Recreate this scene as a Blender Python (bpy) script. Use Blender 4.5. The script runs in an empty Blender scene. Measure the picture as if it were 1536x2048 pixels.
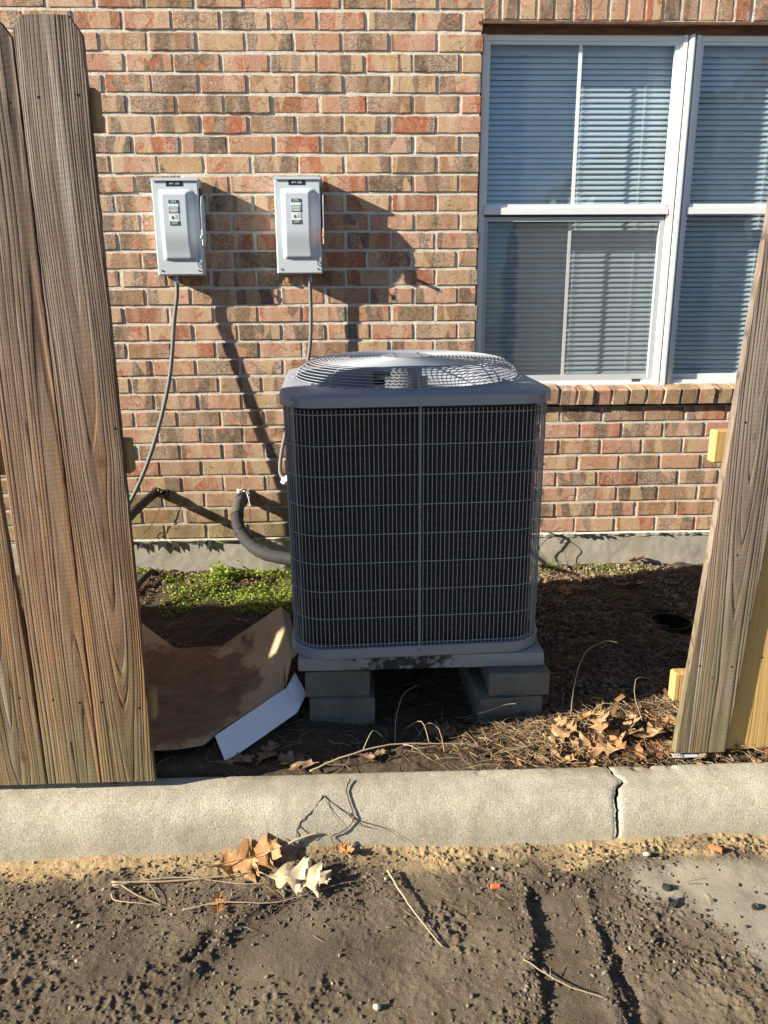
import bpy, math, random
import numpy as np
from mathutils import Matrix, Vector

R = math.radians
rnd = random.Random(7)
nrs = np.random.RandomState(11)
scene = bpy.context.scene

# ------------------------------------------------------------------ camera, world, sun, exposure
cam_data = bpy.data.cameras.new('camera')
cam_data.sensor_fit = 'HORIZONTAL'; cam_data.sensor_width = 36.0
cam_data.lens = 1512.6 / 1536 * 36.0
cam_data.clip_start = 0.05; cam_data.clip_end = 500
cam = bpy.data.objects.new('camera', cam_data)
scene.collection.objects.link(cam)
cam.matrix_world = (Matrix.Translation((0, 0, 1.40)) @ Matrix.Rotation(-0.0334016, 4, 'Z') @
                    Matrix.Rotation(-0.2627440, 4, 'X') @ Matrix.Rotation(0.0071844, 4, 'Y') @
                    Matrix.Rotation(R(90), 4, 'X'))
scene.camera = cam

SUN = Vector((-3.70, -1.0, 1.62)).normalized()          # towards the sun
world = bpy.data.worlds.new('World'); scene.world = world
world.use_nodes = True
wn = world.node_tree.nodes; wl = world.node_tree.links
sky = wn.new('ShaderNodeTexSky'); sky.sky_type = 'NISHITA'; sky.sun_disc = False
sky.sun_elevation = math.asin(SUN.z); sky.sun_rotation = math.atan2(SUN.x, SUN.y)
sky.air_density = 1.0; sky.dust_density = 0.2; sky.ozone_density = 3.0
wn['Background'].inputs['Strength'].default_value = 0.05
wl.new(sky.outputs[0], wn['Background'].inputs['Color'])
sun_data = bpy.data.lights.new('sun', 'SUN'); sun_data.energy = 5.0; sun_data.angle = R(0.5)
sun_data.color = (1.0, 0.92, 0.77)
sun = bpy.data.objects.new('sun', sun_data); scene.collection.objects.link(sun)
sun.rotation_euler = SUN.to_track_quat('Z', 'Y').to_euler(); sun.location = (-6, -3, 6)
vs = scene.view_settings
vs.view_transform = 'Standard'; vs.look = 'None'; vs.gamma = 1; vs.exposure = 1.5; vs.use_curve_mapping = False
scene.cycles.max_bounces = 6; scene.cycles.diffuse_bounces = 2; scene.cycles.transparent_max_bounces = 16

# ------------------------------------------------------------------ mesh helpers
C = scene.collection
class MB:
    """collects pieces and links them as one mesh object"""
    def __init__(s): s.v = []; s.f = []
    def add(s, V, F):
        n = len(s.v); s.v += [tuple(p) for p in V]; s.f += [tuple(i + n for i in f) for f in F]; return s
    def box(s, a, b, M=None, bev=0.0):
        (x0, y0, z0), (x1, y1, z1) = a, b
        if bev > 0:
            c = bev; V = []; F = []
            for z, i in ((z0, c), (z0 + c, 0), (z1 - c, 0), (z1, c)):
                V += [(x0 + c + i, y0 + i, z), (x1 - c - i, y0 + i, z), (x1 - i, y0 + c + i, z), (x1 - i, y1 - c - i, z),
                      (x1 - c - i, y1 - i, z), (x0 + c + i, y1 - i, z), (x0 + i, y1 - c - i, z), (x0 + i, y0 + c + i, z)]
            for k in range(3):
                for j in range(8): F.append((k*8 + j, k*8 + (j+1) % 8, (k+1)*8 + (j+1) % 8, (k+1)*8 + j))
            F.append(tuple(reversed(range(8)))); F.append(tuple(range(24, 32)))
        else:
            V = [(x, y, z) for z in (z0, z1) for y in (y0, y1) for x in (x0, x1)]
            F = [(0,2,3,1), (4,5,7,6), (0,1,5,4), (2,6,7,3), (0,4,6,2), (1,3,7,5)]
        if M is not None: V = [M @ Vector(p) for p in V]
        return s.add(V, F)
    def tube(s, P, r, n=8, cap=True, closed=False):
        P = [Vector(p) for p in P]; m = len(P); V = []; F = []
        rr = r if isinstance(r, (list, tuple)) else [r] * m
        up = Vector((0, 0, 1)); prev = None
        for i, p in enumerate(P):
            if closed: t = P[(i+1) % m] - P[i-1]
            else: t = P[min(i+1, m-1)] - P[max(i-1, 0)]
            t = t.normalized() if t.length > 1e-9 else Vector((0, 0, 1))
            if prev is None:
                a = up if abs(t.z) < 0.9 else Vector((1, 0, 0)); u = t.cross(a).normalized()
            else:
                u = (prev - t * prev.dot(t)); u = u.normalized() if u.length > 1e-6 else t.orthogonal().normalized()
            prev = u; w = t.cross(u)
            for k in range(n):
                a = 2*math.pi*k/n; V.append(p + (u*math.cos(a) + w*math.sin(a)) * rr[i])
        for i in range(m if closed else m-1):
            j = (i+1) % m
            for k in range(n): F.append((i*n+k, i*n+(k+1) % n, j*n+(k+1) % n, j*n+k))
        if cap and not closed:
            F.append(tuple(reversed(range(n)))); F.append(tuple((m-1)*n+k for k in range(n)))
        return s.add(V, F)
    def disc(s, c, r, axis, h, n=16):
        a = Vector(axis).normalized(); c = Vector(c)
        return s.tube([c, c + a*h], r, n)
    def build(s, name, mat=None, parent=None, smooth=False):
        me = bpy.data.meshes.new(name); me.from_pydata(s.v, [], s.f); me.update()
        return link(name, me, mat, parent, smooth)

def link(name, me, mat=None, parent=None, smooth=False):
    if mat is not None and not me.materials: me.materials.append(mat)
    if smooth: me.polygons.foreach_set('use_smooth', [True]*len(me.polygons))
    o = bpy.data.objects.new(name, me); C.objects.link(o)
    if parent is not None: o.parent = parent
    return o
def arrmesh(name, V, F):
    V = np.asarray(V, dtype=np.float32); F = np.asarray(F, dtype=np.int32); k = F.shape[1]
    me = bpy.data.meshes.new(name)
    me.vertices.add(len(V)); me.vertices.foreach_set('co', V.ravel())
    me.loops.add(F.size); me.loops.foreach_set('vertex_index', F.ravel())
    me.polygons.add(len(F)); me.polygons.foreach_set('loop_start', np.arange(0, F.size, k, dtype=np.int32))
    try: me.polygons.foreach_set('loop_total', np.full(len(F), k, dtype=np.int32))
    except Exception: pass
    me.update(calc_edges=True); me.validate()
    return me
def gridfaces(ny, nx):
    i = np.arange(ny-1)[:, None]*nx + np.arange(nx-1)[None, :]
    return np.stack([i, i+1, i+nx+1, i+nx], -1).reshape(-1, 4)
def scatter(tV, tF, loc, rot, scl):
    """many copies of a small shape in one array"""
    tV = np.asarray(tV, float); tF = np.asarray(tF, int); N = len(loc)
    V = np.einsum('nij,kj->nki', rot, tV) * np.asarray(scl).reshape(N, 1, -1) if np.ndim(scl) else np.einsum('nij,kj->nki', rot, tV)*scl
    V = V + np.asarray(loc)[:, None, :]
    F = (tF[None] + (np.arange(N)*len(tV))[:, None, None]).reshape(-1, tF.shape[1])
    return V.reshape(-1, 3), F
def rots(N, tilt=0.3, rs=nrs):
    a = rs.uniform(0, 2*math.pi, N); b = rs.normal(0, tilt, N); c = rs.normal(0, tilt, N)
    ca, sa, cb, sb, cc, sc = np.cos(a), np.sin(a), np.cos(b), np.sin(b), np.cos(c), np.sin(c)
    Z = np.zeros(N); O = np.ones(N)
    Rz = np.stack([ca, -sa, Z, sa, ca, Z, Z, Z, O], -1).reshape(N, 3, 3)
    Rx = np.stack([O, Z, Z, Z, cb, -sb, Z, sb, cb], -1).reshape(N, 3, 3)
    Ry = np.stack([cc, Z, sc, Z, O, Z, -sc, Z, cc], -1).reshape(N, 3, 3)
    return Ry @ Rx @ Rz
def tag(o, label=None, cat=None, group=None, kind=None):
    if label: o['label'] = label
    if cat: o['category'] = cat
    if group: o['group'] = group
    if kind: o['kind'] = kind
    return o
def thing(name, label, cat, loc=(0, 0, 0), rot=(0, 0, 0), group=None):
    o = bpy.data.objects.new(name, None); C.objects.link(o)
    o.location = loc; o.rotation_euler = rot; o.empty_display_size = 0.1
    return tag(o, label, cat, group)

# ------------------------------------------------------------------ numpy noise
_perm = np.random.RandomState(3).rand(256, 256)
def vnoise(x, y, seed=0):
    x = np.asarray(x, float) + seed*17.31; y = np.asarray(y, float) + seed*9.77
    xi = np.floor(x).astype(int); yi = np.floor(y).astype(int); fx = x-xi; fy = y-yi
    fx = fx*fx*(3-2*fx); fy = fy*fy*(3-2*fy)
    g = lambda a, b: _perm[a & 255, b & 255]
    return (g(xi, yi)*(1-fx)*(1-fy) + g(xi+1, yi)*fx*(1-fy) + g(xi, yi+1)*(1-fx)*fy + g(xi+1, yi+1)*fx*fy)*2-1
def fbm(x, y, f=1.0, o=4, seed=0, gain=0.5):
    s = 0; a = 1.0
    for k in range(o):
        c, d = math.cos(k*1.1), math.sin(k*1.1)
        s = s + a*vnoise((x*c-y*d)*f, (x*d+y*c)*f, seed+k); a *= gain; f *= 2.03
    return s
def sstep(a, b, x):
    t = np.clip((np.asarray(x, float)-a)/(b-a), 0, 1); return t*t*(3-2*t)
def polydist(x, y, P):
    d = np.full(np.shape(x), 1e9); side = np.zeros(np.shape(x)); T = np.zeros(np.shape(x))
    for k, ((ax, ay), (bx, by)) in enumerate(zip(P, P[1:])):
        ux, uy = bx-ax, by-ay; L = ux*ux+uy*uy
        t = np.clip(((x-ax)*ux+(y-ay)*uy)/L, 0, 1); qx = x-ax-t*ux; qy = y-ay-t*uy
        dd = np.hypot(qx, qy); m = dd < d
        d = np.where(m, dd, d); side = np.where(m, np.sign(ux*qy-uy*qx), side); T = np.where(m, (k+t)/(len(P)-1), T)
    return d, side, T

# ------------------------------------------------------------------ material helper
class NT:
    def __init__(s, name):
        s.m = bpy.data.materials.new(name); s.m.use_nodes = True; s.t = s.m.node_tree
        s.bsdf = s.t.nodes['Principled BSDF']; s.out = s.t.nodes['Material Output']
        s.tc = s.t.nodes.new('ShaderNodeTexCoord')
    def n(s, typ, **kw):
        nd = s.t.nodes.new('ShaderNode' + typ)
        for k, v in kw.items():
            if k.startswith('_'): setattr(nd, k[1:], v)
            else:
                key = int(k[1:]) if k[0] == 'i' and k[1:].isdigit() else k
                s.set(nd.inputs[key], v)
        return nd
    def set(s, sock, v):
        if isinstance(v, bpy.types.NodeSocket): s.t.links.new(v, sock)
        elif isinstance(v, (int, float)): sock.default_value = v if sock.type == 'VALUE' or sock.type == 'INT' else (v,)*len(sock.default_value)
        else:
            v = tuple(v)
            if sock.type == 'RGBA' and len(v) == 3: v = v + (1,)
            sock.default_value = v
    def math(s, op, a, b=0.0, c=0.0, clamp=False):
        nd = s.t.nodes.new('ShaderNodeMath'); nd.operation = op; nd.use_clamp = clamp
        for i, v in enumerate((a, b, c)): s.set(nd.inputs[i], v)
        return nd.outputs[0]
    def mix(s, f, a, b, mode='MIX'):
        nd = s.t.nodes.new('ShaderNodeMix'); nd.data_type = 'RGBA'; nd.blend_type = mode
        s.set(nd.inputs[0], f); s.set(nd.inputs[6], a); s.set(nd.inputs[7], b); return nd.outputs[2]
    def map(s, src, scale=(1, 1, 1), loc=(0, 0, 0), rot=(0, 0, 0)):
        nd = s.n('Mapping', Vector=src); nd.inputs['Scale'].default_value = scale
        nd.inputs['Rotation'].default_value = rot; s.set(nd.inputs['Location'], loc); return nd.outputs[0]
    def noise(s, vec, scale, detail=4, rough=0.55, dist=0.0, col=False):
        nd = s.n('TexNoise', Vector=vec, Scale=scale, Detail=detail, Roughness=rough, Distortion=dist)
        return nd.outputs[1 if col else 0]
    def voro(s, vec, scale, feat='F1', out=0, rand=1.0):
        nd = s.n('TexVoronoi', _feature=feat, Vector=vec, Scale=scale, Randomness=rand); return nd.outputs[out]
    def ramp(s, fac, stops, interp='LINEAR'):
        nd = s.t.nodes.new('ShaderNodeValToRGB'); s.set(nd.inputs[0], fac); cr = nd.color_ramp; cr.interpolation = interp
        while len(cr.elements) < len(stops): cr.elements.new(0.5)
        for e, (p, c) in zip(cr.elements, stops):
            e.position = p; e.color = (c, c, c, 1) if isinstance(c, (int, float)) else tuple(c) + (1,)
        return nd.outputs[0]
    def sep(s, v):
        nd = s.n('SeparateXYZ', Vector=v); return nd.outputs
    def comb(s, x, y, z):
        nd = s.t.nodes.new('ShaderNodeCombineXYZ')
        for i, v in enumerate((x, y, z)): s.set(nd.inputs[i], v)
        return nd.outputs[0]
    def bump(s, h, dist=0.002, strength=1.0, normal=None):
        nd = s.n('Bump', Height=h, Distance=dist, Strength=strength)
        if normal is not None: s.set(nd.inputs['Normal'], normal)
        return nd.outputs[0]
    def fin(s, color, rough=0.8, normal=None, metal=0.0, spec=None, **kw):
        b = s.bsdf; s.set(b.inputs['Base Color'], color); s.set(b.inputs['Roughness'], rough); s.set(b.inputs['Metallic'], metal)
        if normal is not None: s.set(b.inputs['Normal'], normal)
        if spec is not None: s.set(b.inputs['Specular IOR Level'], spec)
        for k, v in kw.items(): s.set(b.inputs[k.replace('_', ' ')], v)
        return s.m
    @property
    def O(s): return s.tc.outputs['Object']
    @property
    def G(s): return s.n('NewGeometry').outputs['Position']
    def rand(s):
        a = s.n('ObjectInfo').outputs['Random']; b = s.n('NewGeometry').outputs['Random Per Island']
        return s.math('FRACT', s.math('ADD', a, s.math('MULTIPLY', b, 7.31)))

def simple(name, col, rough=0.7, nscale=40, var=0.15, bump=0.0, metal=0.0, spec=None):
    t = NT(name); n = t.noise(t.O, nscale, 5)
    c = t.mix(n, tuple(x*(1-var) for x in col), tuple(min(1, x*(1+var)) for x in col))
    nm = t.bump(t.noise(t.O, nscale*2.3, 5), bump) if bump else None
    return t.fin(c, rough, nm, metal, spec)

# ---- brick
def mk_brick():
    t = NT('brick_face')
    rv = t.rand(); geo = t.n('NewGeometry')
    off = t.comb(t.math('MULTIPLY', rv, 37.0), t.math('MULTIPLY', rv, 91.0), t.math('MULTIPLY', rv, 13.0))
    P = t.n('VectorMath', _operation='ADD', i0=geo.outputs['Position'], i1=off).outputs[0]
    base = t.ramp(rv, [(0, (.27, .085, .040)), (.13, (.44, .22, .145)), (.26, (.30, .155, .075)), (.38, (.42, .21, .125)),
                       (.50, (.24, .135, .072)), (.61, (.37, .10, .045)), (.72, (.17, .105, .062)), (.81, (.40, .25, .13)), (.91, (.095, .062, .045))], 'CONSTANT')
    # kiln-flash bands: patches with steep borders across the brick
    wp = t.n('VectorMath', _operation='ADD', i0=P, i1=t.n('VectorMath', _operation='SCALE', i0=t.noise(P, 70, 3, .6, 0, True), Scale=.010).outputs[0]).outputs[0]
    Px = t.map(wp, (1.0, .3, .22))
    vc = t.n('TexVoronoi', Vector=Px, Scale=17.0, Randomness=1.0); cr, cg, cb_ = t.sep(vc.outputs[1])
    f1 = t.ramp(cr, [(0, 1), (.22, 0)], 'CONSTANT'); c = t.mix(t.math('MULTIPLY', f1, .85), base, (.50, .345, .20))
    f1b = t.ramp(cb_, [(0, 1), (.17, 0)], 'CONSTANT'); c = t.mix(t.math('MULTIPLY', f1b, .8), c, (.50, .265, .175))
    f2 = t.ramp(cg, [(0, 1), (.20, 0)], 'CONSTANT'); c = t.mix(t.math('MULTIPLY', f2, .9), c, (.105, .073, .055))
    f3 = t.ramp(t.noise(t.map(wp, (1, 1, 1.2), loc=(11, 4, 9)), 20, 1, .3, .4), [(.685, 0), (.70, 1)])
    c = t.mix(t.math('MULTIPLY', f3, .8), c, (.40, .095, .038))
    f4 = t.ramp(t.noise(t.map(Px, loc=(3, 8, 2)), 14, 3, .4, .4), [(.46, 0), (.58, 1)])
    sp = t.ramp(t.noise(P, 260, 3, .6), [(.47, 0), (.56, 1)])
    c = t.mix(t.math('MULTIPLY', t.math('MULTIPLY', f4, sp), .78), c, (.66, .50, .40))
    sp2 = t.ramp(t.noise(P, 300, 4, .7), [(.36, 1), (.47, 0)])
    c = t.mix(t.math('MULTIPLY', sp2, .72), c, (.14, .075, .04))
    c = t.mix(t.math('MULTIPLY', t.ramp(t.noise(t.map(P, loc=(9, 1, 3)), 210, 4, .7), [(.55, 0), (.63, 1)]), .5), c, (.66, .52, .36))
    c = t.mix(t.math('MULTIPLY', t.ramp(t.noise(P, 60, 4, .6), [(.35, 0), (.7, 1)]), .3), c, (.60, .42, .28))
    film = t.math('MULTIPLY', t.ramp(t.noise(geo.outputs['Position'], 13, 6, .68), [(.585, 0), (.66, 1)]), t.ramp(t.noise(P, 150, 4, .7), [(.42, 0), (.55, 1)]))
    c = t.mix(t.math('MULTIPLY', film, .55), c, (.56, .50, .42))
    # damp moss staining low down on the left
    sx, sy, sz = t.sep(geo.outputs['Position'])
    low = t.math('MULTIPLY', t.ramp(sz, [(.30/3, 1), (.72/3, 0)]) if False else t.math('SUBTRACT', 1.0, t.math('MULTIPLY', t.math('SUBTRACT', sz, .38), 2.6), clamp=True),
                 t.math('MULTIPLY', t.math('SUBTRACT', .15, sx), 2.0, clamp=True))
    mo = t.math('MULTIPLY', low, t.ramp(t.noise(geo.outputs['Position'], 9, 5), [(.3, .25), (.6, 1)]))
    c = t.mix(t.math('MULTIPLY', mo, .68), c, (.20, .165, .075))
    crack = t.ramp(t.voro(t.n('VectorMath', _operation='ADD', i0=P, i1=t.n('VectorMath', _operation='SCALE', i0=t.noise(P, 40, 3, .6, 0, True), Scale=.02).outputs[0]).outputs[0], 24, 'DISTANCE_TO_EDGE'), [(0, 1), (.03, 0)])
    crackm = t.math('MULTIPLY', crack, t.ramp(t.noise(P, 17, 2), [(.50, 0), (.60, 1)]))
    c = t.mix(t.math('MULTIPLY', crackm, .6), c, (.07, .035, .025))
    h = t.math('ADD', t.math('MULTIPLY', t.noise(P, 260, 6, .72), 1.35), t.math('MULTIPLY', t.noise(P, 45, 3), .5))
    h = t.math('SUBTRACT', h, t.math('MULTIPLY', f3, .35)); h = t.math('SUBTRACT', h, t.math('MULTIPLY', crackm, .8))
    return t.fin(c, .9, t.bump(h, .0028, 1.0), spec=.25)
M_BRICK = mk_brick()
def mk_mortar():
    t = NT('mortar_joint'); P = t.G; n = t.noise(P, 30, 5)
    c = t.mix(n, (.50, .465, .405), (.76, .715, .63))
    c = t.mix(t.math('MULTIPLY', t.ramp(t.noise(P, 420, 4, .7), [(.42, 1), (.5, 0)]), .45), c, (.27, .22, .17))
    sx, sy, sz = t.sep(P)
    low = t.math('MULTIPLY', t.math('SUBTRACT', 1.0, t.math('MULTIPLY', t.math('SUBTRACT', sz, .38), 2.6), clamp=True), t.math('MULTIPLY', t.math('SUBTRACT', .15, sx), 2.0, clamp=True))
    c = t.mix(t.math('MULTIPLY', low, .45), c, (.30, .27, .15))
    return t.fin(c, .95, t.bump(t.math('ADD', t.noise(P, 160, 6, .7), t.noise(P, 45, 4)), .003), spec=.2)
M_MORTAR = mk_mortar()
def mk_concrete(name, a, b, grain=500, bumpd=.0012, pit=.35, stain=None, pebble=0.0):
    t = NT(name); P = t.G
    c = t.mix(t.ramp(t.noise(P, 7, 6, .6), [(.3, 0), (.7, 1)]), a, b)
    c = t.mix(t.math('MULTIPLY', t.ramp(t.noise(P, grain, 4, .7), [(.40, 1), (.48, 0)]), pit), c, tuple(x*.35 for x in a))
    c = t.mix(t.math('MULTIPLY', t.ramp(t.noise(P, grain*.55, 3, .6), [(.56, 0), (.64, 1)]), .35), c, tuple(min(1, x*1.35) for x in b))
    if pebble:
        v = t.n('TexVoronoi', Vector=P, Scale=260.0)
        c = t.mix(t.math('MULTIPLY', t.ramp(v.outputs[0], [(.25, 1), (.4, 0)]), pebble), c, t.mix(.35, v.outputs[1], (.5, .42, .30)))
    if stain: c = t.mix(t.math('MULTIPLY', t.ramp(t.noise(t.map(P, (1, 1, .6)), 5, 6, .65), [(.48, 0), (.68, 1)]), stain[1]), c, stain[0])
    if pebble:
        kx, ky, kz_ = t.sep(P)
        soil = t.math('MULTIPLY', t.math('MULTIPLY', t.math('SUBTRACT', ky, 1.85), 12.0, clamp=True), t.ramp(t.noise(P, 8, 6, .7), [(.50, 0), (.62, 1)]))
        c = t.mix(t.math('MULTIPLY', soil, .6), c, (.16, .115, .07))
        foot = t.math('MULTIPLY', t.math('MULTIPLY', t.math('SUBTRACT', 1.80, ky), 40.0, clamp=True), t.ramp(t.noise(P, 14, 5, .65), [(.35, .25), (.65, 1)]))
        c = t.mix(t.math('MULTIPLY', foot, .55), c, (.24, .19, .12))
        c = t.mix(t.math('MULTIPLY', t.ramp(t.noise(t.map(P, (.5, 1.5, 2)), 4, 6, .65), [(.45, 0), (.68, 1)]), .4), c, (.25, .225, .175))
        pt = t.voro(P, 55); c = t.mix(t.math('MULTIPLY', t.ramp(pt, [(.07, 1), (.12, 0)]), .6), c, (.12, .10, .07))
    h = t.math('ADD', t.math('MULTIPLY', t.noise(P, grain*.7, 6, .75), 1.6), t.math('MULTIPLY', t.noise(P, 30, 4), .4 if pebble else 1.2))
    return t.fin(c, .92, t.bump(h, bumpd), spec=.25)
M_FOUND = mk_concrete('foundation_concrete', (.34, .31, .26), (.45, .41, .35), stain=((.26, .24, .13), .5))
M_KERB = mk_concrete('kerb_concrete', (.33, .295, .225), (.50, .455, .355), grain=300, bumpd=.0022, pit=.7, pebble=.45, stain=((.27, .235, .17), .6))
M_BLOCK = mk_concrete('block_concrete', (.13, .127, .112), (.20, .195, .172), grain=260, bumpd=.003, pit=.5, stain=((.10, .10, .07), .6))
def mildew(m):
    nt = m.node_tree; b = nt.nodes['Principled BSDF']; src = b.inputs['Base Color'].links[0].from_socket
    g = nt.nodes.new('ShaderNodeNewGeometry'); n = nt.nodes.new('ShaderNodeTexNoise'); n.inputs['Scale'].default_value = 22; n.inputs['Detail'].default_value = 7; n.inputs['Roughness'].default_value = .7
    nt.links.new(g.outputs['Position'], n.inputs['Vector']); sp = nt.nodes.new('ShaderNodeSeparateXYZ'); nt.links.new(g.outputs['Position'], sp.inputs[0])
    def mt(op, a, b_, cl=False):
        q = nt.nodes.new('ShaderNodeMath'); q.operation = op; q.use_clamp = cl
        for i, v in enumerate((a, b_)):
            if isinstance(v, (int, float)): q.inputs[i].default_value = v
            else: nt.links.new(v, q.inputs[i])
        return q.outputs[0]
    e = mt('ABSOLUTE', mt('SUBTRACT', sp.outputs[0], .13), 0.0); e = mt('SUBTRACT', 1.35, mt('MULTIPLY', e, 4.6), True)
    f = mt('MULTIPLY', mt('SUBTRACT', mt('ADD', n.outputs[0], mt('MULTIPLY', e, .32)), .70), 9.0, True)
    mx = nt.nodes.new('ShaderNodeMix'); mx.data_type = 'RGBA'; nt.links.new(mt('MULTIPLY', f, .93), mx.inputs[0]); nt.links.new(src, mx.inputs[6]); mx.inputs[7].default_value = (.018, .018, .013, 1)
    nt.links.new(mx.outputs[2], b.inputs['Base Color']); return m
M_PAD = mk_concrete('pad_concrete', (.24, .25, .25), (.33, .34, .34), grain=600, bumpd=.0006, pit=.15, stain=((.15, .15, .13), .5)); mildew(M_PAD)

# ---- weathered wood, one material per board
def mk_wood(name, x0=0.0, zc=1.0, slope=.035, d0=.02, freq=150, tint=0.0, gray=.5, fresh=False, knots=(), h=1.9, seed=0.0):
    t = NT(name); sx, sy, sz = t.sep(t.O)
    lowf = t.noise(t.map(t.O, (1, 1, .6), (seed, seed*2, 0)), 1.6, 1, .4)
    wob = t.math('MULTIPLY', t.math('SUBTRACT', t.noise(t.map(t.O, (2, 2, .8), (seed, 0, seed)), 1.0, 1), .5), .05)
    x = t.math('ADD', t.math('SUBTRACT', sx, x0), wob)
    for (kx, kz, ks) in knots:
        dx = t.math('SUBTRACT', sx, kx); dz = t.math('MULTIPLY', t.math('SUBTRACT', sz, kz), .38)
        r2 = t.math('ADD', t.math('MULTIPLY', dx, dx), t.math('MULTIPLY', dz, dz))
        g = t.math('DIVIDE', ks*ks*.55, t.math('ADD', r2, ks*ks))
        x = t.math('SUBTRACT', x, t.math('MULTIPLY', dx, g))
    d = t.math('ADD', t.math('MULTIPLY', t.math('SUBTRACT', sz, zc), slope), t.math('ADD', d0, t.math('MULTIPLY', t.math('SUBTRACT', lowf, .5), .05)))
    r = t.math('SQRT', t.math('ADD', t.math('MULTIPLY', x, x), t.math('MULTIPLY', d, d)))
    rr = t.math('ADD', t.math('ADD', t.math('MULTIPLY', r, freq), t.math('MULTIPLY', t.noise(t.comb(t.math('MULTIPLY', r, 38.0), seed, 0), 1.0, 2), 4.5)), t.math('MULTIPLY', t.noise(t.map(t.O, (50, 50, 1.5)), 1, 2), .35))
    fr = t.math('FRACT', rr)
    ring = t.math('MULTIPLY', t.ramp(fr, [(0, 1), (.13, .12), (.45, 0), (.80, .22), (.96, 1)]), t.ramp(t.noise(t.comb(t.math('FLOOR', rr), sy, t.math('MULTIPLY', sz, .3)), 1.7, 0), [(.32, .15), (.6, 1)]))
    fine = t.noise(t.map(t.O, (700, 700, 9)), 1, 4, .6)
    fib = t.noise(t.map(t.comb(r, sy, sz), (210, 90, 3)), 1, 4, .6)
    if fresh:
        c = t.mix(t.noise(t.map(t.O, (8, 8, 1.2)), 2, 4), (.40, .25, .085), (.50, .34, .135))
        c = t.mix(t.math('MULTIPLY', ring, .45), c, (.34, .19, .06))
        c = t.mix(t.math('MULTIPLY', t.ramp(fine, [(.3, 1), (.5, 0)]), .3), c, (.32, .20, .08))
    else:
        blot = t.ramp(t.noise(t.map(t.O, (9, 9, 1.2), (seed, seed, seed)), 1.4, 4, .6), [(.35, 0), (.66, 1)])
        zt = t.math('DIVIDE', sz, h)
        gm = t.math('ADD', t.math('MULTIPLY', t.math('SUBTRACT', zt, .42), 1.6), gray, clamp=True)
        warm = t.mix(blot, (.115, .063, .033), (.25, .16, .095))
        gy = t.mix(blot, (.098, .075, .063), (.235, .195, .165))
        c = t.mix(t.math('MULTIPLY', gm, .85), warm, gy)
        c = t.mix(t.math('MULTIPLY', ring, .88), c, t.mix(gm, (.085, .038, .018), (.065, .047, .038)))
        c = t.mix(t.math('MULTIPLY', t.ramp(fib, [(.56, 0), (.70, 1)]), .35), c, (.42, .36, .30))
        c = t.mix(t.math('MULTIPLY', t.ramp(fib, [(.30, 1), (.46, 0)]), .7), c, (.06, .04, .028))
        gr = t.math('MULTIPLY', t.math('SUBTRACT', 1.0, t.math('MULTIPLY', zt, 4.2), clamp=True), t.ramp(t.noise(t.map(t.O, (20, 20, 5)), 1.5, 5), [(.35, .1), (.62, .9)]))
        c = t.mix(t.math('MULTIPLY', gr, .75), c, (.15, .155, .075))
        c = t.mix(t.math('MULTIPLY', t.ramp(t.noise(t.map(t.O, (14, 14, .7), (4, seed, 1)), 2, 5, .6), [(.62, 0), (.75, 1)]), .5), c, (.08, .06, .05))
    if not fresh:
        cn = t.noise(t.map(t.comb(x, sy, sz), (55, 1, 1.1), (seed, 0, seed)), 1.0, 2, .5)
        ck = t.math('MULTIPLY', t.ramp(t.math('ABSOLUTE', t.math('SUBTRACT', cn, .5)), [(.004, 1), (.012, 0)]), t.ramp(t.noise(t.map(t.O, (8, 8, 2.5), (seed, 3, 0)), 1, 2), [(.50, 0), (.60, 1)]))
        c = t.mix(t.math('MULTIPLY', ck, .85), c, (.03, .018, .012)); hh0 = t.math('MULTIPLY', ck, 1.2)
        or_ = t.ramp(t.noise(t.map(t.comb(x, sy, sz), (28, 1, .8), (seed, 7, 0)), 1.0, 3, .5), [(.55, 0), (.66, 1)])
        c = t.mix(t.math('MULTIPLY', or_, t.math('SUBTRACT', .55, t.math('MULTIPLY', gm, .45), clamp=True)), c, (.32, .17, .075))
        pal = t.ramp(t.noise(t.map(t.comb(x, sy, sz), (34, 1, .9), (seed, 2, 5)), 1.0, 3, .5), [(.60, 0), (.70, 1)])
        c = t.mix(t.math('MULTIPLY', pal, .5), c, (.42, .37, .32))
    for (kx, kz, ks) in knots:
        dx = t.math('SUBTRACT', sx, kx); dz = t.math('MULTIPLY', t.math('SUBTRACT', sz, kz), .8)
        q = t.math('SQRT', t.math('ADD', t.math('MULTIPLY', dx, dx), t.math('MULTIPLY', dz, dz)))
        c = t.mix(t.math('MULTIPLY', t.math('SUBTRACT', 1.0, t.math('DIVIDE', q, ks*.8), clamp=True), .9), c, (.10, .045, .025))
    hh = t.math('ADD', t.math('MULTIPLY', fib, .45), t.math('SUBTRACT', t.math('MULTIPLY', fine, .22), t.math('MULTIPLY', ring, 1.0)))
    saw = t.n('TexWave', Vector=t.map(t.O, (1, 1, 1), rot=(0, .12, 0)), Scale=26.0, Distortion=1.5, Detail=2.0, _bands_direction='Z').outputs[1]
    hh = t.math('ADD', hh, t.math('MULTIPLY', saw, .07))
    return t.fin(c, .85, t.bump(hh, .0007 if fresh else .0030), spec=.25)
M_RAIL = mk_wood('rail_wood', fresh=True, freq=90)
M_RAILOLD = simple('rail_wood_aged', (.26, .17, .075), .85, 25, .3, .0008)

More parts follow.
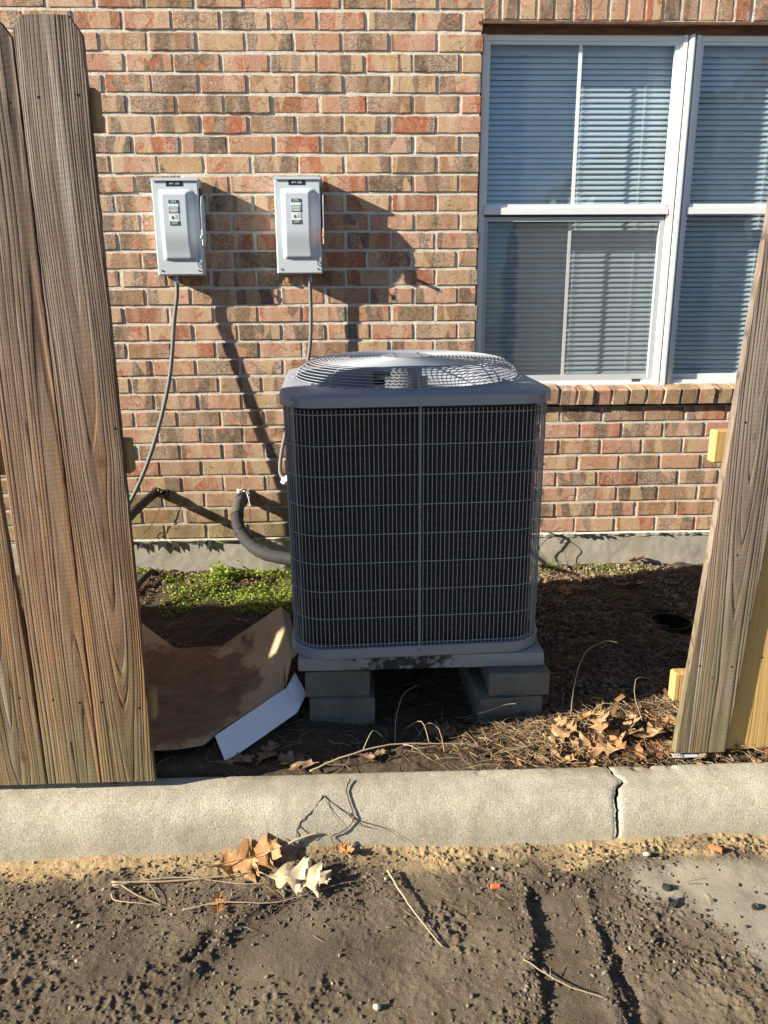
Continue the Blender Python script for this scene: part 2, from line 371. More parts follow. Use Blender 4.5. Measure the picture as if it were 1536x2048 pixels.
# ---- metals, plastics
M_CABINET = simple('cabinet_paint', (.215, .235, .28), .38, 8, .06, .0)
M_WIRE = simple('guard_wire', (.25, .27, .31), .5, 30, .12)
def mk_coil():
    t = NT('coil_fins'); sx, sy, sz = t.sep(t.O)
    w = t.math('SINE', t.math('MULTIPLY', sz, 2*math.pi/.0085))
    tub = t.ramp(t.math('FRACT', t.math('DIVIDE', sz, .0255)), [(0, 1), (.2, 0), (.8, 0), (1, 1)])
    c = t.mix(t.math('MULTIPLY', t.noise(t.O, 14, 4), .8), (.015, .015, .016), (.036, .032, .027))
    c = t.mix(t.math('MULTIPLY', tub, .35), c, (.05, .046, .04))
    return t.fin(c, .75, t.bump(t.math('ADD', w, t.math('MULTIPLY', tub, 1.5)), .0012), spec=.3)
M_COIL = mk_coil()
M_BOX = simple('box_paint', (.50, .545, .59), .38, 12, .04)
M_FAN = simple('fan_metal', (.62, .64, .66), .38, 14, .08, 0, .6)
M_MOTOR = simple('motor_metal', (.16, .165, .18), .5, 14, .1)
M_SCREW = simple('screw_metal', (.30, .31, .33), .35, 60, .1, 0, .8)
M_BLACK = simple('black_plastic', (.012, .012, .013), .5, 60, .3, .0005)
M_LABELB = simple('label_black', (.012, .014, .02), .35)
M_LABELW = simple('label_white', (.75, .77, .76), .4)
M_LABELT = simple('label_teal', (.55, .78, .76), .4)
M_INK = simple('label_ink', (.05, .06, .06), .5)
M_PVCW = simple('window_vinyl', (.74, .75, .76), .35, 20, .05)
M_SASH = simple('window_sash_grey', (.47, .49, .50), .45, 30, .08)
M_GASKET = simple('window_gasket', (.06, .06, .06), .6)
M_SLAT = None
def mk_slat():
    t = NT('blind_slat'); sl = t.t.nodes.new('ShaderNodeBsdfTranslucent'); sl.inputs[0].default_value = (.55, .56, .50, 1)
    m = t.fin((.72, .77, .77), .45); mx = t.t.nodes.new('ShaderNodeMixShader'); mx.inputs[0].default_value = .12
    t.t.links.new(t.bsdf.outputs[0], mx.inputs[1]); t.t.links.new(sl.outputs[0], mx.inputs[2]); t.t.links.new(mx.outputs[0], t.out.inputs[0]); return m
M_SLAT = mk_slat()
M_STRING = simple('blind_string', (.60, .60, .56), .8)
def mk_glass(name, dust=.02, refl=1.0):
    t = NT(name); nt = t.t
    tr = nt.nodes.new('ShaderNodeBsdfTransparent'); tr.inputs[0].default_value = (.93, .97, 1.0, 1)
    gl = nt.nodes.new('ShaderNodeBsdfGlossy'); gl.inputs['Roughness'].default_value = .015; gl.inputs[0].default_value = (.60, .80, 1, 1)
    wav = t.bump(t.noise(t.map(t.O, (1, 1, .8)), 3.5, 2), .004); nt.links.new(wav, gl.inputs['Normal'])
    fr = nt.nodes.new('ShaderNodeFresnel'); fr.inputs[0].default_value = 2.0
    m1 = nt.nodes.new('ShaderNodeMixShader'); nt.links.new(t.math('MULTIPLY', t.math('MULTIPLY', fr.outputs[0], refl), t.math('SUBTRACT', 1.0, t.n('NewGeometry').outputs['Backfacing']), clamp=True), m1.inputs[0])
    nt.links.new(tr.outputs[0], m1.inputs[1]); nt.links.new(gl.outputs[0], m1.inputs[2])
    df = nt.nodes.new('ShaderNodeBsdfDiffuse'); df.inputs[0].default_value = (.62, .62, .58, 1)
    m2 = nt.nodes.new('ShaderNodeMixShader')
    streak = t.math('MULTIPLY', t.ramp(t.noise(t.map(t.O, (10, 1, 2.5)), 3, 6, .65), [(.35, .35), (.75, 1.7)]), dust)
    nt.links.new(streak, m2.inputs[0]); nt.links.new(m1.outputs[0], m2.inputs[1]); nt.links.new(df.outputs[0], m2.inputs[2])
    nt.links.new(m2.outputs[0], t.out.inputs[0]); return t.m
M_GLASS = mk_glass('window_glass'); M_GLASS2 = mk_glass('window_glass_dusty', .02)
def mk_screen():
    t = NT('insect_screen'); nt = t.t
    tr = nt.nodes.new('ShaderNodeBsdfTransparent'); df = nt.nodes.new('ShaderNodeBsdfDiffuse')
    nt.links.new(t.mix(t.noise(t.O, 5, 5, .6), (.14, .135, .12), (.23, .22, .19)), df.inputs[0])
    mx = nt.nodes.new('ShaderNodeMixShader'); mx.inputs[0].default_value = .22
    nt.links.new(tr.outputs[0], mx.inputs[1]); nt.links.new(df.outputs[0], mx.inputs[2]); nt.links.new(mx.outputs[0], t.out.inputs[0]); return t.m
M_SCREEN = mk_screen()
M_RUST = None
def mk_rust():
    t = NT('rusty_steel'); P = t.G
    c = t.mix(t.ramp(t.noise(t.map(P, (.6, 1, 2)), 16, 6, .65), [(.35, 0), (.65, 1)]), (.075, .035, .022), (.20, .085, .04))
    c = t.mix(t.ramp(t.noise(P, 40, 4), [(.60, 0), (.66, 1)]), c, (.07, .06, .055))
    return t.fin(c, .85, t.bump(t.noise(P, 120, 5), .002))
M_RUST = mk_rust()
def mk_conduit():
    t = NT('conduit_metal'); u = t.n('TexWave', Vector=t.G, Scale=75.0, _bands_direction='Z').outputs[1]
    return t.fin(t.mix(u, (.13, .13, .125), (.27, .27, .26)), .5, t.bump(u, .0012), .2)
M_CONDUIT = mk_conduit()
M_FOAM = simple('pipe_foam', (.022, .021, .021), .85, 30, .25, .0012)
M_FOAM2 = simple('pipe_foam_light', (.065, .058, .052), .85, 30, .2, .0012)
def mk_cardboard():
    t = NT('cardboard_wet'); P = t.G; sx, sy, sz = t.sep(P)
    base = t.mix(t.noise(P, 5, 4), (.44, .29, .165), (.52, .36, .22))
    flute = t.n('TexWave', Vector=P, Scale=28.0, Distortion=.3, _bands_direction='X').outputs[1]
    # wet and muddy in the middle: distance from the damp centre with a ragged border
    ex = t.math('DIVIDE', t.math('ADD', sx, .70), .36); ey = t.math('DIVIDE', t.math('SUBTRACT', sy, 2.38), .42)
    r = t.math('SQRT', t.math('ADD', t.math('MULTIPLY', ex, ex), t.math('MULTIPLY', ey, ey)))
    r = t.math('ADD', r, t.math('MULTIPLY', t.math('SUBTRACT', t.noise(P, 7, 6, .62), .5), .95))
    wet = t.ramp(r, [(.86, 1), (.90, 0)])
    mud = t.mix(t.ramp(t.noise(t.map(P, (1, 1.8, 1)), 9, 7, .7), [(.36, 0), (.64, 1)]), (.045, .025, .014), (.27, .165, .088))
    c = t.mix(t.math('MULTIPLY', wet, .88), base, mud)
    c = t.mix(t.math('MULTIPLY', t.ramp(r, [(.90, 1), (.98, 0)]), .45), c, (.24, .13, .065))
    c = t.mix(t.math('MULTIPLY', flute, .12), c, (.20, .13, .08))
    c = t.mix(t.math('MULTIPLY', t.ramp(t.noise(P, 45, 5, .7), [(.64, 0), (.70, 1)]), .6), c, (.07, .045, .03))
    return t.fin(c, .85, t.bump(t.math('ADD', flute, t.math('MULTIPLY', t.noise(P, 70, 5), 1.5)), .0008), spec=.2)
M_CARD = mk_cardboard()
M_CARDW = simple('cardboard_white', (.84, .86, .90), .6, 14, .06, .0003)
M_CARDP = simple('cardboard_plain', (.44, .31, .19), .8, 30, .1, .0005)

# ---- earth
def mk_bed():
    t = NT('bed_soil'); P = t.G
    c = t.mix(t.noise(P, 9, 6, .65), (.045, .033, .022), (.11, .078, .050))
    c = t.mix(t.math('MULTIPLY', t.ramp(t.noise(P, 90, 5, .7), [(.55, 0), (.68, 1)]), .5), c, (.24, .17, .10))
    return t.fin(c, .95, t.bump(t.noise(P, 130, 7, .75), .006), spec=.15)
M_BED = mk_bed()
def mk_dirt():
    t = NT('lot_mud'); P = t.G
    a = t.n('Attribute', _attribute_name='mask'); ar, ag, ab = t.sep(a.outputs['Vector'])
    mud = t.mix(t.ramp(t.noise(P, 6, 7, .65), [(.3, 0), (.72, 1)]), (.108, .081, .054), (.20, .157, .108))
    mud = t.mix(t.math('MULTIPLY', t.ramp(t.noise(P, 170, 5, .7), [(.55, 0), (.68, 1)]), .55), mud, (.30, .245, .18))
    mud = t.mix(t.math('MULTIPLY', t.ramp(t.noise(P, 2.6, 5, .6), [(.42, 0), (.62, 1)]), .55), mud, (.065, .050, .037))
    asp = t.mix(t.noise(P, 12, 6, .6), (.25, .22, .17), (.36, .315, .24))
    asp = t.mix(t.math('MULTIPLY', t.ramp(t.noise(P, 9, 6, .7), [(.50, 0), (.66, 1)]), .5), asp, (.19, .16, .12))
    ck = t.n('TexVoronoi', _feature='DISTANCE_TO_EDGE', Vector=t.n('VectorMath', _operation='ADD', i0=P, i1=t.n('VectorMath', _operation='SCALE', i0=t.noise(P, 9, 5, .6, 0, True), Scale=.09).outputs[0]).outputs[0], Scale=3.1).outputs[0]
    asp = t.mix(t.math('MULTIPLY', t.ramp(ck, [(0, 1), (.012, 0)]), .35), asp, (.09, .075, .055))
    asp = t.mix(t.math('MULTIPLY', t.ramp(t.noise(P, 420, 4, .7), [(.42, 1), (.5, 0)]), .4), asp, (.12, .105, .085))
    v = t.n('TexVoronoi', Vector=P, Scale=330.0)
    sand = t.mix(t.ramp(v.outputs[0], [(.1, 0), (.6, 1)]), (.52, .36, .15), (.30, .19, .08))
    sand = t.mix(.25, sand, t.mix(.6, v.outputs[1], (.45, .33, .16)))
    c = t.mix(ar, mud, asp); c = t.mix(ag, c, sand); c = t.mix(t.math('MULTIPLY', ab, .55), c, (.045, .034, .026))
    h = t.math('ADD', t.noise(P, 230, 7, .75), t.math('MULTIPLY', t.noise(P, 60, 4, .6), .8))
    return t.fin(c, .93, t.bump(h, t.math('ADD', .0015, t.math('MULTIPLY', t.math('SUBTRACT', 1.0, ar), .0038))), spec=.2)
def mk_far():
    t = NT('lot_asphalt'); P = t.G
    return t.fin(t.mix(t.noise(P, 3, 7, .6), (.14, .115, .085), (.24, .20, .15)), .95, t.bump(t.noise(P, 150, 6, .7), .003), spec=.2)
M_DIRT = mk_dirt(); M_FAR = mk_far()
def mk_vary(name, stops, rough=.8, nscale=80, bump=.0006, trans=0.0):
    t = NT(name); c = t.ramp(t.rand(), stops, 'CONSTANT' if len(stops) > 4 else 'LINEAR')
    c = t.mix(t.math('MULTIPLY', t.noise(t.G, nscale, 5), .5), c, t.mix(.6, c, (.05, .035, .02)))
    m = t.fin(c, rough, t.bump(t.noise(t.G, nscale*2, 5), bump), spec=.25)
    if trans:
        tl = t.t.nodes.new('ShaderNodeBsdfTranslucent'); t.t.links.new(c, tl.inputs[0])
        mx = t.t.nodes.new('ShaderNodeMixShader'); mx.inputs[0].default_value = trans
        t.t.links.new(t.bsdf.outputs[0], mx.inputs[1]); t.t.links.new(tl.outputs[0], mx.inputs[2]); t.t.links.new(mx.outputs[0], t.out.inputs[0])
    return m
M_PEB = mk_vary('pebble_stone', [(0, (.17, .115, .070)), (.2, (.25, .18, .115)), (.4, (.11, .078, .052)), (.6, (.32, .25, .175)), (.8, (.19, .13, .08))], .85)
M_CLOD = mk_vary('mud_clod', [(0, (.085, .067, .050)), (.3, (.14, .11, .083)), (.6, (.105, .083, .062)), (.88, (.19, .155, .12)), (.985, (.33, .28, .20))], .95)
M_STRAW = mk_vary('dry_straw', [(0, (.24, .155, .085)), (.25, (.34, .25, .15)), (.5, (.17, .10, .055)), (.7, (.44, .34, .21)), (.9, (.10, .06, .035))], .8)
M_TWIG = mk_vary('dry_twig', [(0, (.30, .225, .15)), (.5, (.42, .33, .23)), (1, (.24, .17, .11))], .85)
M_VINE = simple('vine_stem', (.06, .04, .028), .85, 60, .3, .0006)
M_GREEN = mk_vary('weed_leaf', [(0, (.18, .28, .035)), (.25, (.31, .41, .05)), (.5, (.44, .52, .08)), (.7, (.15, .20, .035)), (.88, (.38, .40, .09))], .6, 60, .0002, .3)
M_LITTER = mk_vary('litter_leaf', [(0, (.28, .16, .075)), (.2, (.38, .24, .125)), (.4, (.18, .095, .042)), (.6, (.33, .17, .07)), (.8, (.11, .06, .03))], .75, 60, .0005, .15)
def mk_leaf(name, a, b, v=(.3, .18, .08)):
    t = NT(name); sx, sy, sz = t.sep(t.O)
    c = t.mix(t.ramp(t.noise(t.O, 45, 5, .6), [(.35, 0), (.65, 1)]), a, b)
    c = t.mix(t.math('MULTIPLY', t.ramp(t.noise(t.O, 160, 4), [(.62, 0), (.67, 1)]), .6), c, v)
    vein = t.ramp(t.math('ABSOLUTE', sy), [(.0006, 1), (.0016, 0)])
    c = t.mix(t.math('MULTIPLY', vein, .5), c, tuple(min(1, x*1.3) for x in b))
    m = t.fin(c, .6, t.bump(t.math('ADD', t.noise(t.O, 90, 5), vein), .0008), spec=.35)
    tl = t.t.nodes.new('ShaderNodeBsdfTranslucent'); t.t.links.new(c, tl.inputs[0])
    mx = t.t.nodes.new('ShaderNodeMixShader'); mx.inputs[0].default_value = .15
    t.t.links.new(t.bsdf.outputs[0], mx.inputs[1]); t.t.links.new(tl.outputs[0], mx.inputs[2]); t.t.links.new(mx.outputs[0], t.out.inputs[0])
    return m
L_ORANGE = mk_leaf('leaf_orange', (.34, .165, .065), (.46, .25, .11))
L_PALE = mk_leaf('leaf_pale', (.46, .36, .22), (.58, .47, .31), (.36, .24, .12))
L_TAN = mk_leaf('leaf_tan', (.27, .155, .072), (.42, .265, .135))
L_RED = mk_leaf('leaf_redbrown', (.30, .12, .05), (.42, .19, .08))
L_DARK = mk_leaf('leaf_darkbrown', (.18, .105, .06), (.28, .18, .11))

# ------------------------------------------------------------------ the ground
W = 3.607                                         # face of the brick wall
def hbed(x, y):
    h = .085 + .05*sstep(2.3, 3.4, y) + .016*fbm(x, y, 3.1, 4, 2) + .006*fbm(x, y, 22, 3, 5)
    h = h - .035*np.exp(-((x-.2)/.35)**2 - ((y-2.35)/.35)**2)
    h = h + .03*sstep(.75, 1.15, x)*np.exp(-((y-2.15)/.22)**2)
    h = h - .25*np.exp(-(((x-1.31)/.080)**2 + ((y-2.93)/.092)**2)**2)      # the drain hole
    return h - .03*sstep(1.99, 1.945, y)
ny, nx = 300, 640
ys = np.linspace(1.935, 3.66, ny); xs = np.linspace(-1.9, 2.5, nx); X, Y = np.meshgrid(xs, ys)
me = arrmesh('planting_bed', np.stack([X, Y, hbed(X, Y)], -1).reshape(-1, 3), gridfaces(ny, nx))
bed = tag(link('planting_bed', me, M_BED, None, True), 'dark soil bed between the kerb and the brick building', kind='structure')

TR1 = [(.345, 1.20), (.378, 1.36), (.397, 1.487), (.395, 1.583), (.425, 1.63), (.499, 1.665), (.565, 1.635)]     # left lip of the scraped track
TR2 = [(.565, 1.635), (.552, 1.496), (.532, 1.38), (.536, 1.29), (.528, 1.20)]
RG = [(-.40, 1.40), (-.345, 1.50), (-.305, 1.565), (-.25, 1.60), (-.19, 1.64)]
def hlot(x, y):
    wx = x + .011*fbm(x, y, 18, 4, 31, .6); wy = y + .011*fbm(x, y, 18, 4, 37, .6)
    h = -.052 + .010*fbm(x, y, 3.0, 4, 21)
    asp = amask(x, y)
    sm = np.exp(-(((wx+.21)/.15)**2 + ((wy-1.44)/.10)**2)**2)
    track = inside_track(wx, wy)
    rough = (1-asp)*(1-.85*sm)*(1-.6*track)
    rid = np.abs(fbm(x, y, 26, 4, 41, .55))
    hr = .35+.65*sstep(-.2, .5, fbm(x, y, 4, 3, 33))
    h = h + rough*hr*(.0042*fbm(x, y, 11, 4, 24, .5) + .0028*(.5-rid)) + rough*(.0016+.0034*sstep(-.1, .5, fbm(x, y, 6, 3, 35)))*np.clip(fbm(x, y, 75, 4, 28, .65)+.1, -.12, 2)
    h = h - .008*track
    for P, hh, w in ((TR1, .009, .013), (TR2, .009, .018), (RG, .015, .022)):
        d, s, T = polydist(wx, wy, P); h = h + hh*np.exp(-(d/w)**2)*(.75+.5*fbm(x, y, 40, 2, 51))
    d, s, T = polydist(wx, wy, [(.585, 1.45), (.565, 1.36), (.575, 1.26), (.565, 1.2)])
    h = h - .008*np.exp(-(d/.013)**2)
    d, s, T = polydist(wx, wy, [(-.37, 1.52), (-.41, 1.45)]); h = h - .012*np.exp(-(d/.014)**2)
    h = h + .012*sstep(1.74, 1.80, y)
    return h
def amask(x, y):
    e = x - (.70 + .55*(1.70-y)) + .09*fbm(x, y, 5, 4, 61)
    return sstep(-.05, .10, e)*sstep(1.73, 1.66, y+.0*x)*1.0
def inside_track(x, y):
    c = np.interp(y, [1.2, 1.36, 1.49, 1.58, 1.66], [.44, .455, .475, .48, .495])
    return sstep(.085, .055, np.abs(x-c))*sstep(1.66, 1.62, y)
ny, nx = 400, 1050
ys = np.concatenate([np.linspace(.20, .94, 90, endpoint=False), np.linspace(.94, 1.80, 310)]); xs = np.linspace(-1.5, 1.65, nx); X, Y = np.meshgrid(xs, ys)
Z = hlot(X, Y)
me = arrmesh('muddy_lot', np.stack([X, Y, Z], -1).reshape(-1, 3), gridfaces(ny, nx))
sand = sstep(1.70, 1.745, Y + .035*fbm(X, Y, 9, 4, 71))*(.55+.45*sstep(-.2, .2, fbm(X, Y, 6, 3, 73)))
d, s, T = polydist(X, Y, RG); dk = np.exp(-(d/.055)**2)
d, s, T = polydist(X, Y, TR1+TR2); dk = np.maximum(dk, .8*np.exp(-(d/.035)**2))
dk = np.clip(dk*(1-.6*sand), 0, 1)
at = me.color_attributes.new('mask', 'FLOAT_COLOR', 'POINT')
at.data.foreach_set('color', np.stack([amask(X, Y), sand, dk, np.ones_like(X)], -1).astype(np.float32).ravel())
tag(link('muddy_lot', me, M_DIRT, None, True), 'muddy edge of the lot in front of the kerb', kind='structure')
g = MB()
for a, b in (((-80, -80), (80, .202)), ((-80, .202), (-1.498, 1.80)), ((1.648, .202), (80, 1.80))):
    g.add([(a[0], a[1], -.055), (b[0], a[1], -.055), (b[0], b[1], -.055), (a[0], b[1], -.055)], [(0, 1, 2, 3)])
g.add([(-80, 1.935, -.02), (-1.89, 1.935, .09), (-1.89, 3.66, .12), (-80, 3.66, .12)], [(0, 1, 2, 3)])
g.add([(2.49, 1.935, .09), (80, 1.935, .09), (80, 3.66, .12), (2.49, 3.66, .12)], [(0, 1, 2, 3)])
g.add([(-80, 3.66, -.4), (80, 3.66, -.4), (80, 80, -.4), (-80, 80, -.4)], [(0, 1, 2, 3)])
tag(g.build('ground', M_FAR), 'flat lot reaching to the horizon', kind='structure')

# kerb: two stones with a ragged joint between them
prof = [(1.772, -.09), (1.779, -.06), (1.785, -.035), (1.789, -.01), (1.794, .012), (1.800, .032), (1.808, .050), (1.818, .064), (1.830, .074),
        (1.845, .081), (1.865, .085), (1.885, .088), (1.905, .0895), (1.925, .090), (1.940, .088), (1.948, .080), (1.951, .06), (1.952, .0)]
s_ = np.cumsum([0]+[math.hypot(b[0]-a[0], b[1]-a[1]) for a, b in zip(prof, prof[1:])])
ss = np.linspace(0, s_[-1], 60); py = np.interp(ss, s_, [p[0] for p in prof]); pz = np.interp(ss, s_, [p[1] for p in prof])
crk = np.interp(py, [1.772, 1.80, 1.84, 1.87, 1.90, 1.95], [.704, .708, .716, .742, .730, .722]) + .004*fbm(ss, ss*0, 90, 3, 9)
def kerb(x0, x1, side, label):
    n = int(abs(x1-x0)/.0065); U = np.linspace(0, 1, n)[:, None]
    if side < 0: Xk = x0 + (crk[None]-.004-x0)*U
    else: Xk = (crk[None]+.005) + (x1-crk[None]-.005)*U
    Yk = np.repeat(py[None], n, 0); Zk = np.repeat(pz[None], n, 0)
    w = fbm(Xk, ss[None]+Xk*0, 5, 4, 81)*.003 + fbm(Xk, ss[None]+Xk*0, 40, 3, 85)*.0007
    chip = sstep(.35, .8, fbm(Xk, Yk, 9, 4, 88))*sstep(1.90, 1.945, Yk)
    Yk = Yk - w*.7 - chip*.012; Zk = Zk + w*.8 - chip*.012
    if side < 0: e = np.exp(-((1-U)*abs(x1-x0)/.006)**2)
    else: e = np.exp(-(U*abs(x1-x0)/.006)**2)
    Yk = Yk + e*.004; Zk = Zk - e*.004
    V = np.stack([Xk, Yk, Zk], -1)
    F = gridfaces(n, 60)[:, ::-1]
    # end face going back into the stone at the crack
    ei = (n-1) if side < 0 else 0
    k = np.arange(60); base = V.reshape(-1, 3)
    inner = V[ei].copy(); inner[:, 1] = 1.87 + (inner[:, 1]-1.87)*.2; inner[:, 2] = -.05 + (inner[:, 2]+.05)*.2
    B = np.concatenate([base, inner]); o = len(base)
    F2 = np.stack([ei*60+k[:-1], ei*60+k[1:], o+k[1:], o+k[:-1]], -1)
    return tag(link('kerb', arrmesh('kerb', B, np.concatenate([F, F2])), M_KERB, None, True), label, kind='structure')
kerb(-4.5, .72, -1, 'long concrete kerb stone left of the ragged crack')
kerb(.72, 4.5, 1, 'concrete kerb stone right of the ragged crack')

# ------------------------------------------------------------------ the building
bld = thing('apartment_building', 'brick apartment building with a double window and concrete foundation strip', 'building', (.3, W, 0))
def inb(o):                       # keeps world placement under the building's empty
    o.matrix_parent_inverse = Matrix.Translation((-.3, -W, 0)); return o
def brick_mesh(L, H, D, seed, nx=10, nz=5):
    rs = np.random.RandomState(seed); V = []; F = []
    u = np.concatenate([[-L/2], np.linspace(-L/2+.0035, L/2-.0035, nx-2), [L/2]]); w = np.concatenate([[-H/2], np.linspace(-H/2+.003, H/2-.003, nz-2), [H/2]])
    for j, z in enumerate(w):
        for i, x in enumerate(u):
            ex = i in (0, nx-1); ez = j in (0, nz-1)
            y = rs.normal(0, .00012) + (.0020 if (ex or ez) else 0) + (.0012 if ex and ez else 0)
            if (ex or ez) and rs.rand() < .10: y += .0035
            V.append((x + (rs.normal(0, .0013) if ex else rs.normal(0, .0002)), y, z + rs.normal(0, .0011 if ez else .0002)))
    for j in range(nz-1):
        for i in range(nx-1): a = j*nx+i; F.append((a, a+1, a+nx+1, a+nx))
    ring = [i for i in range(nx)] + [j*nx+nx-1 for j in range(1, nz)] + [(nz-1)*nx+i for i in range(nx-2, -1, -1)] + [j*nx for j in range(nz-2, 0, -1)]
    o = len(V)
    for k in ring: V.append((V[k][0], D, V[k][2]))
    for k in range(len(ring)): F.append((ring[(k+1) % len(ring)], ring[k], o+k, o+(k+1) % len(ring)))
    return V, F
COURSE = .0794; BL = .2032; Z0 = 2.608
full = []
for s in range(14):
    me = bpy.data.meshes.new('brick'); V, F = brick_mesh(BL-.0122, COURSE-.0122, .085, 100+s); me.from_pydata(V, [], F); me.materials.append(M_BRICK); full.append(me)
rest = MB(); nb = 0
def add_brick(x0, x1, z0, z1, y=W, individual=True, seed=None):
    global nb
    xc, zc = (x0+x1)/2, (z0+z1)/2; L = x1-x0; H = z1-z0; y = y + rnd.gauss(0, .0011)
    if individual and nb < 292:
        nb += 1
        if abs(L-(BL-.0122)) < .003 and abs(H-(COURSE-.0122)) < .002: me = rnd.choice(full)
        else:
            V, F = brick_mesh(L, H, .085, rnd.randrange(9999), max(4, int(L/.02)), max(4, int(H/.016)))
            me = bpy.data.meshes.new('brick'); me.from_pydata(V, [], F); me.materials.append(M_BRICK)
        o = bpy.data.objects.new('brick', me); C.objects.link(o); o.parent = bld; inb(o)
        o.location = (xc+rnd.gauss(0, .0018), y, zc+rnd.gauss(0, .0008)); o.rotation_euler = (rnd.gauss(0, .004), rnd.gauss(0, .003), rnd.gauss(0, .004))
    else:
        V, F = brick_mesh(L, H, .085, rnd.randrange(9999), 5, 4)
        rest.add([(a+xc, b+y, c+zc) for a, b, c in V], F)
JE, JO = .262, .160                       # joint positions in even and odd courses
J = .0122
for i in range(-7, 29):
    zt = Z0 - i*COURSE; z1 = zt - J/2; z0 = zt - COURSE + J/2
    j0 = (JE if i % 2 == 0 else JO) + rnd.gauss(0, .003)
    for k in range(-16, 17):
        a = j0 + k*BL + rnd.gauss(0, .0005) + J/2; b = j0 + (k+1)*BL + rnd.gauss(0, .0005) - J/2
        if a < -3.0 or b > 3.4: continue
        segs = [(a, b)]
        if -2 <= i <= 20:                 # beside the window
            q = []
            for (a_, b_) in segs:
                if b_ <= .56 or a_ >= 2.39: q.append((a_, b_))
                elif a_ < .553 < b_ and .553-a_ > .03: q.append((a_, .553))
                elif a_ < 2.4 < b_ and b_-2.4 > .03: q.append((2.4, b_))
            segs = q
        for a_, b_ in segs:
            xm = (a_+b_)/2
            vis = (-1.17 < xm < .56 and i >= -1 and not (i > 18 and xm > -.30)) or (i > 20 and .88 < xm < 1.62)
            add_brick(a_, b_, z0, z1, individual=vis)
# soldier course over the window, rowlock sill under it
k = 0; x = .556
while x < 2.40:
    add_brick(x, x+.0665, 2.576, 2.762, individual=(x < 1.95)); x += .0770
sill_meshes = []
x = .545
while x < 2.42:
    L = .0735; H = .074
    V, F = brick_mesh(L, H, .10, rnd.randrange(9999), 5, 5)
    me = bpy.data.meshes.new('sill_brick'); me.from_pydata(V, [], F); me.materials.append(M_BRICK)
    o = bpy.data.objects.new('sill_brick', me); C.objects.link(o); o.parent = bld; inb(o)
    o.location = (x+L/2, W-.032+rnd.gauss(0, .002), .984+rnd.gauss(0, .0015)); o.rotation_euler = (R(13), rnd.gauss(0, .015), rnd.gauss(0, .012)); x += .0835
o = rest.build('brick', M_BRICK, bld); inb(o); tag(o, kind='stuff')
# mortar bed behind the bricks, in panels round the window opening
m = MB(); y0, y1 = W+.0042, W+.09
for (a, b, c, d) in ((-3.0, .548, .30, 3.17), (2.405, 3.4, .30, 3.17), (.548, 2.405, .30, .938), (.548, 2.405, 2.566, 3.17)):
    n1 = max(2, int((b-a)/.012)); n2 = max(2, int((d-c)/.012))
    xs = np.linspace(a, b, n1); zs = np.linspace(c, d, n2); Xm, Zm = np.meshgrid(xs, zs)
    Ym = y0 + .0008*fbm(Xm, Zm, 40, 3, 5); Ym[0] += .0; F = gridfaces(n2, n1)
    o = link('mortar', arrmesh('mortar', np.stack([Xm, Ym, Zm], -1).reshape(-1, 3), F), M_MORTAR, bld, True); inb(o)
m = MB(); m.box((-3, W+.02, .30), (.545, y1, 3.17)); m.box((2.41, W+.02, .30), (3.4, y1, 3.17)); m.box((.545, W+.02, .30), (2.41, y1, .935)); m.box((.545, W+.02, 2.57), (2.41, y1, 3.17))
inb(m.build('wall_core', M_MORTAR, bld))
m = MB(); m.box((.53, W-.022, .952), (2.43, W+.05, 1.012)); inb(m.build('sill_mortar', M_MORTAR, bld))
# foundation
n1, n2 = 700, 40; xs = np.linspace(-3, 3.4, n1); zs = np.linspace(-.1, .296, n2); Xm, Zm = np.meshgrid(xs, zs)
Ym = W-.006 + .0016*fbm(Xm, Zm, 14, 4, 15) + .004*sstep(.285, .296, Zm)
o = link('foundation', arrmesh('foundation', np.stack([Xm, Ym, Zm], -1).reshape(-1, 3), gridfaces(n2, n1)), M_FOUND, bld, True); inb(o)
m = MB(); m.box((-3, W, -.2), (3.4, W+.10, .296)); inb(m.build('foundation_core', M_FOUND, bld))
# mortar smear on top of the foundation and torn black flashing sticking out of it
n = 420; V = []; F = []
for i in range(n):
    x = -1.6 + i*3.4/n; e = .012*abs(vnoise(x*30, 0, 3)) + .006
    V += [(x, W-.004, .309), (x, W-.010-e*.3, .303), (x, W-.0085, .297-e)]
for i in range(n-1):
    for k in (0, 1): F.append((i*3+k, i*3+k+1, (i+1)*3+k+1, (i+1)*3+k))
m = MB(); m.add(V, F); inb(m.build('mortar_smear', M_MORTAR, bld))
x = -1.28
while x < 1.7:
    m = MB()
    L = rnd.uniform(.05, .16); n = 7; dep = rnd.uniform(.006, .022) if not (-.9 < x < -.3) else rnd.uniform(.012, .03)
    top = []; bot = []
    for k in range(n):
        xx = x + L*k/(n-1); dd = dep*(math.sin(math.pi*k/(n-1))**.5)*rnd.uniform(.5, 1.1); dz = -rnd.uniform(.0, .012)
        top.append((xx, W+.004, .306)); bot.append((xx, W-.006-dd, .304+dz))
    V = top+bot+[(a, b+.001, c-.003) for a, b, c in bot]
    F = [(k, k+1, n+k+1, n+k) for k in range(n-1)] + [(n+k, n+k+1, 2*n+k+1, 2*n+k) for k in range(n-1)]
    m.add(V, F); inb(m.build('flashing', M_BLACK, bld)); x += L + rnd.uniform(.0, .06 if x < -.3 else .12)
for (x, w, h) in ((-1.0, .05, .05), (-.93, .035, .045), (-.80, .03, .045), (-.76, .028, .05), (-1.10, .03, .05), (1.12, .06, .018), (1.20, .04, .015), (.72, .05, .014)):
    m = MB(); m.add([(x, W-.012, .303), (x+w, W-.02, .303), (x+w*.9, W-.022, .303-h*.8), (x+w*.5, W-.018, .303-h*.55), (x+w*.15, W-.02, .303-h)], [(0, 1, 2, 3), (0, 3, 4)]); inb(m.build('torn_flashing', M_BLACK, bld))
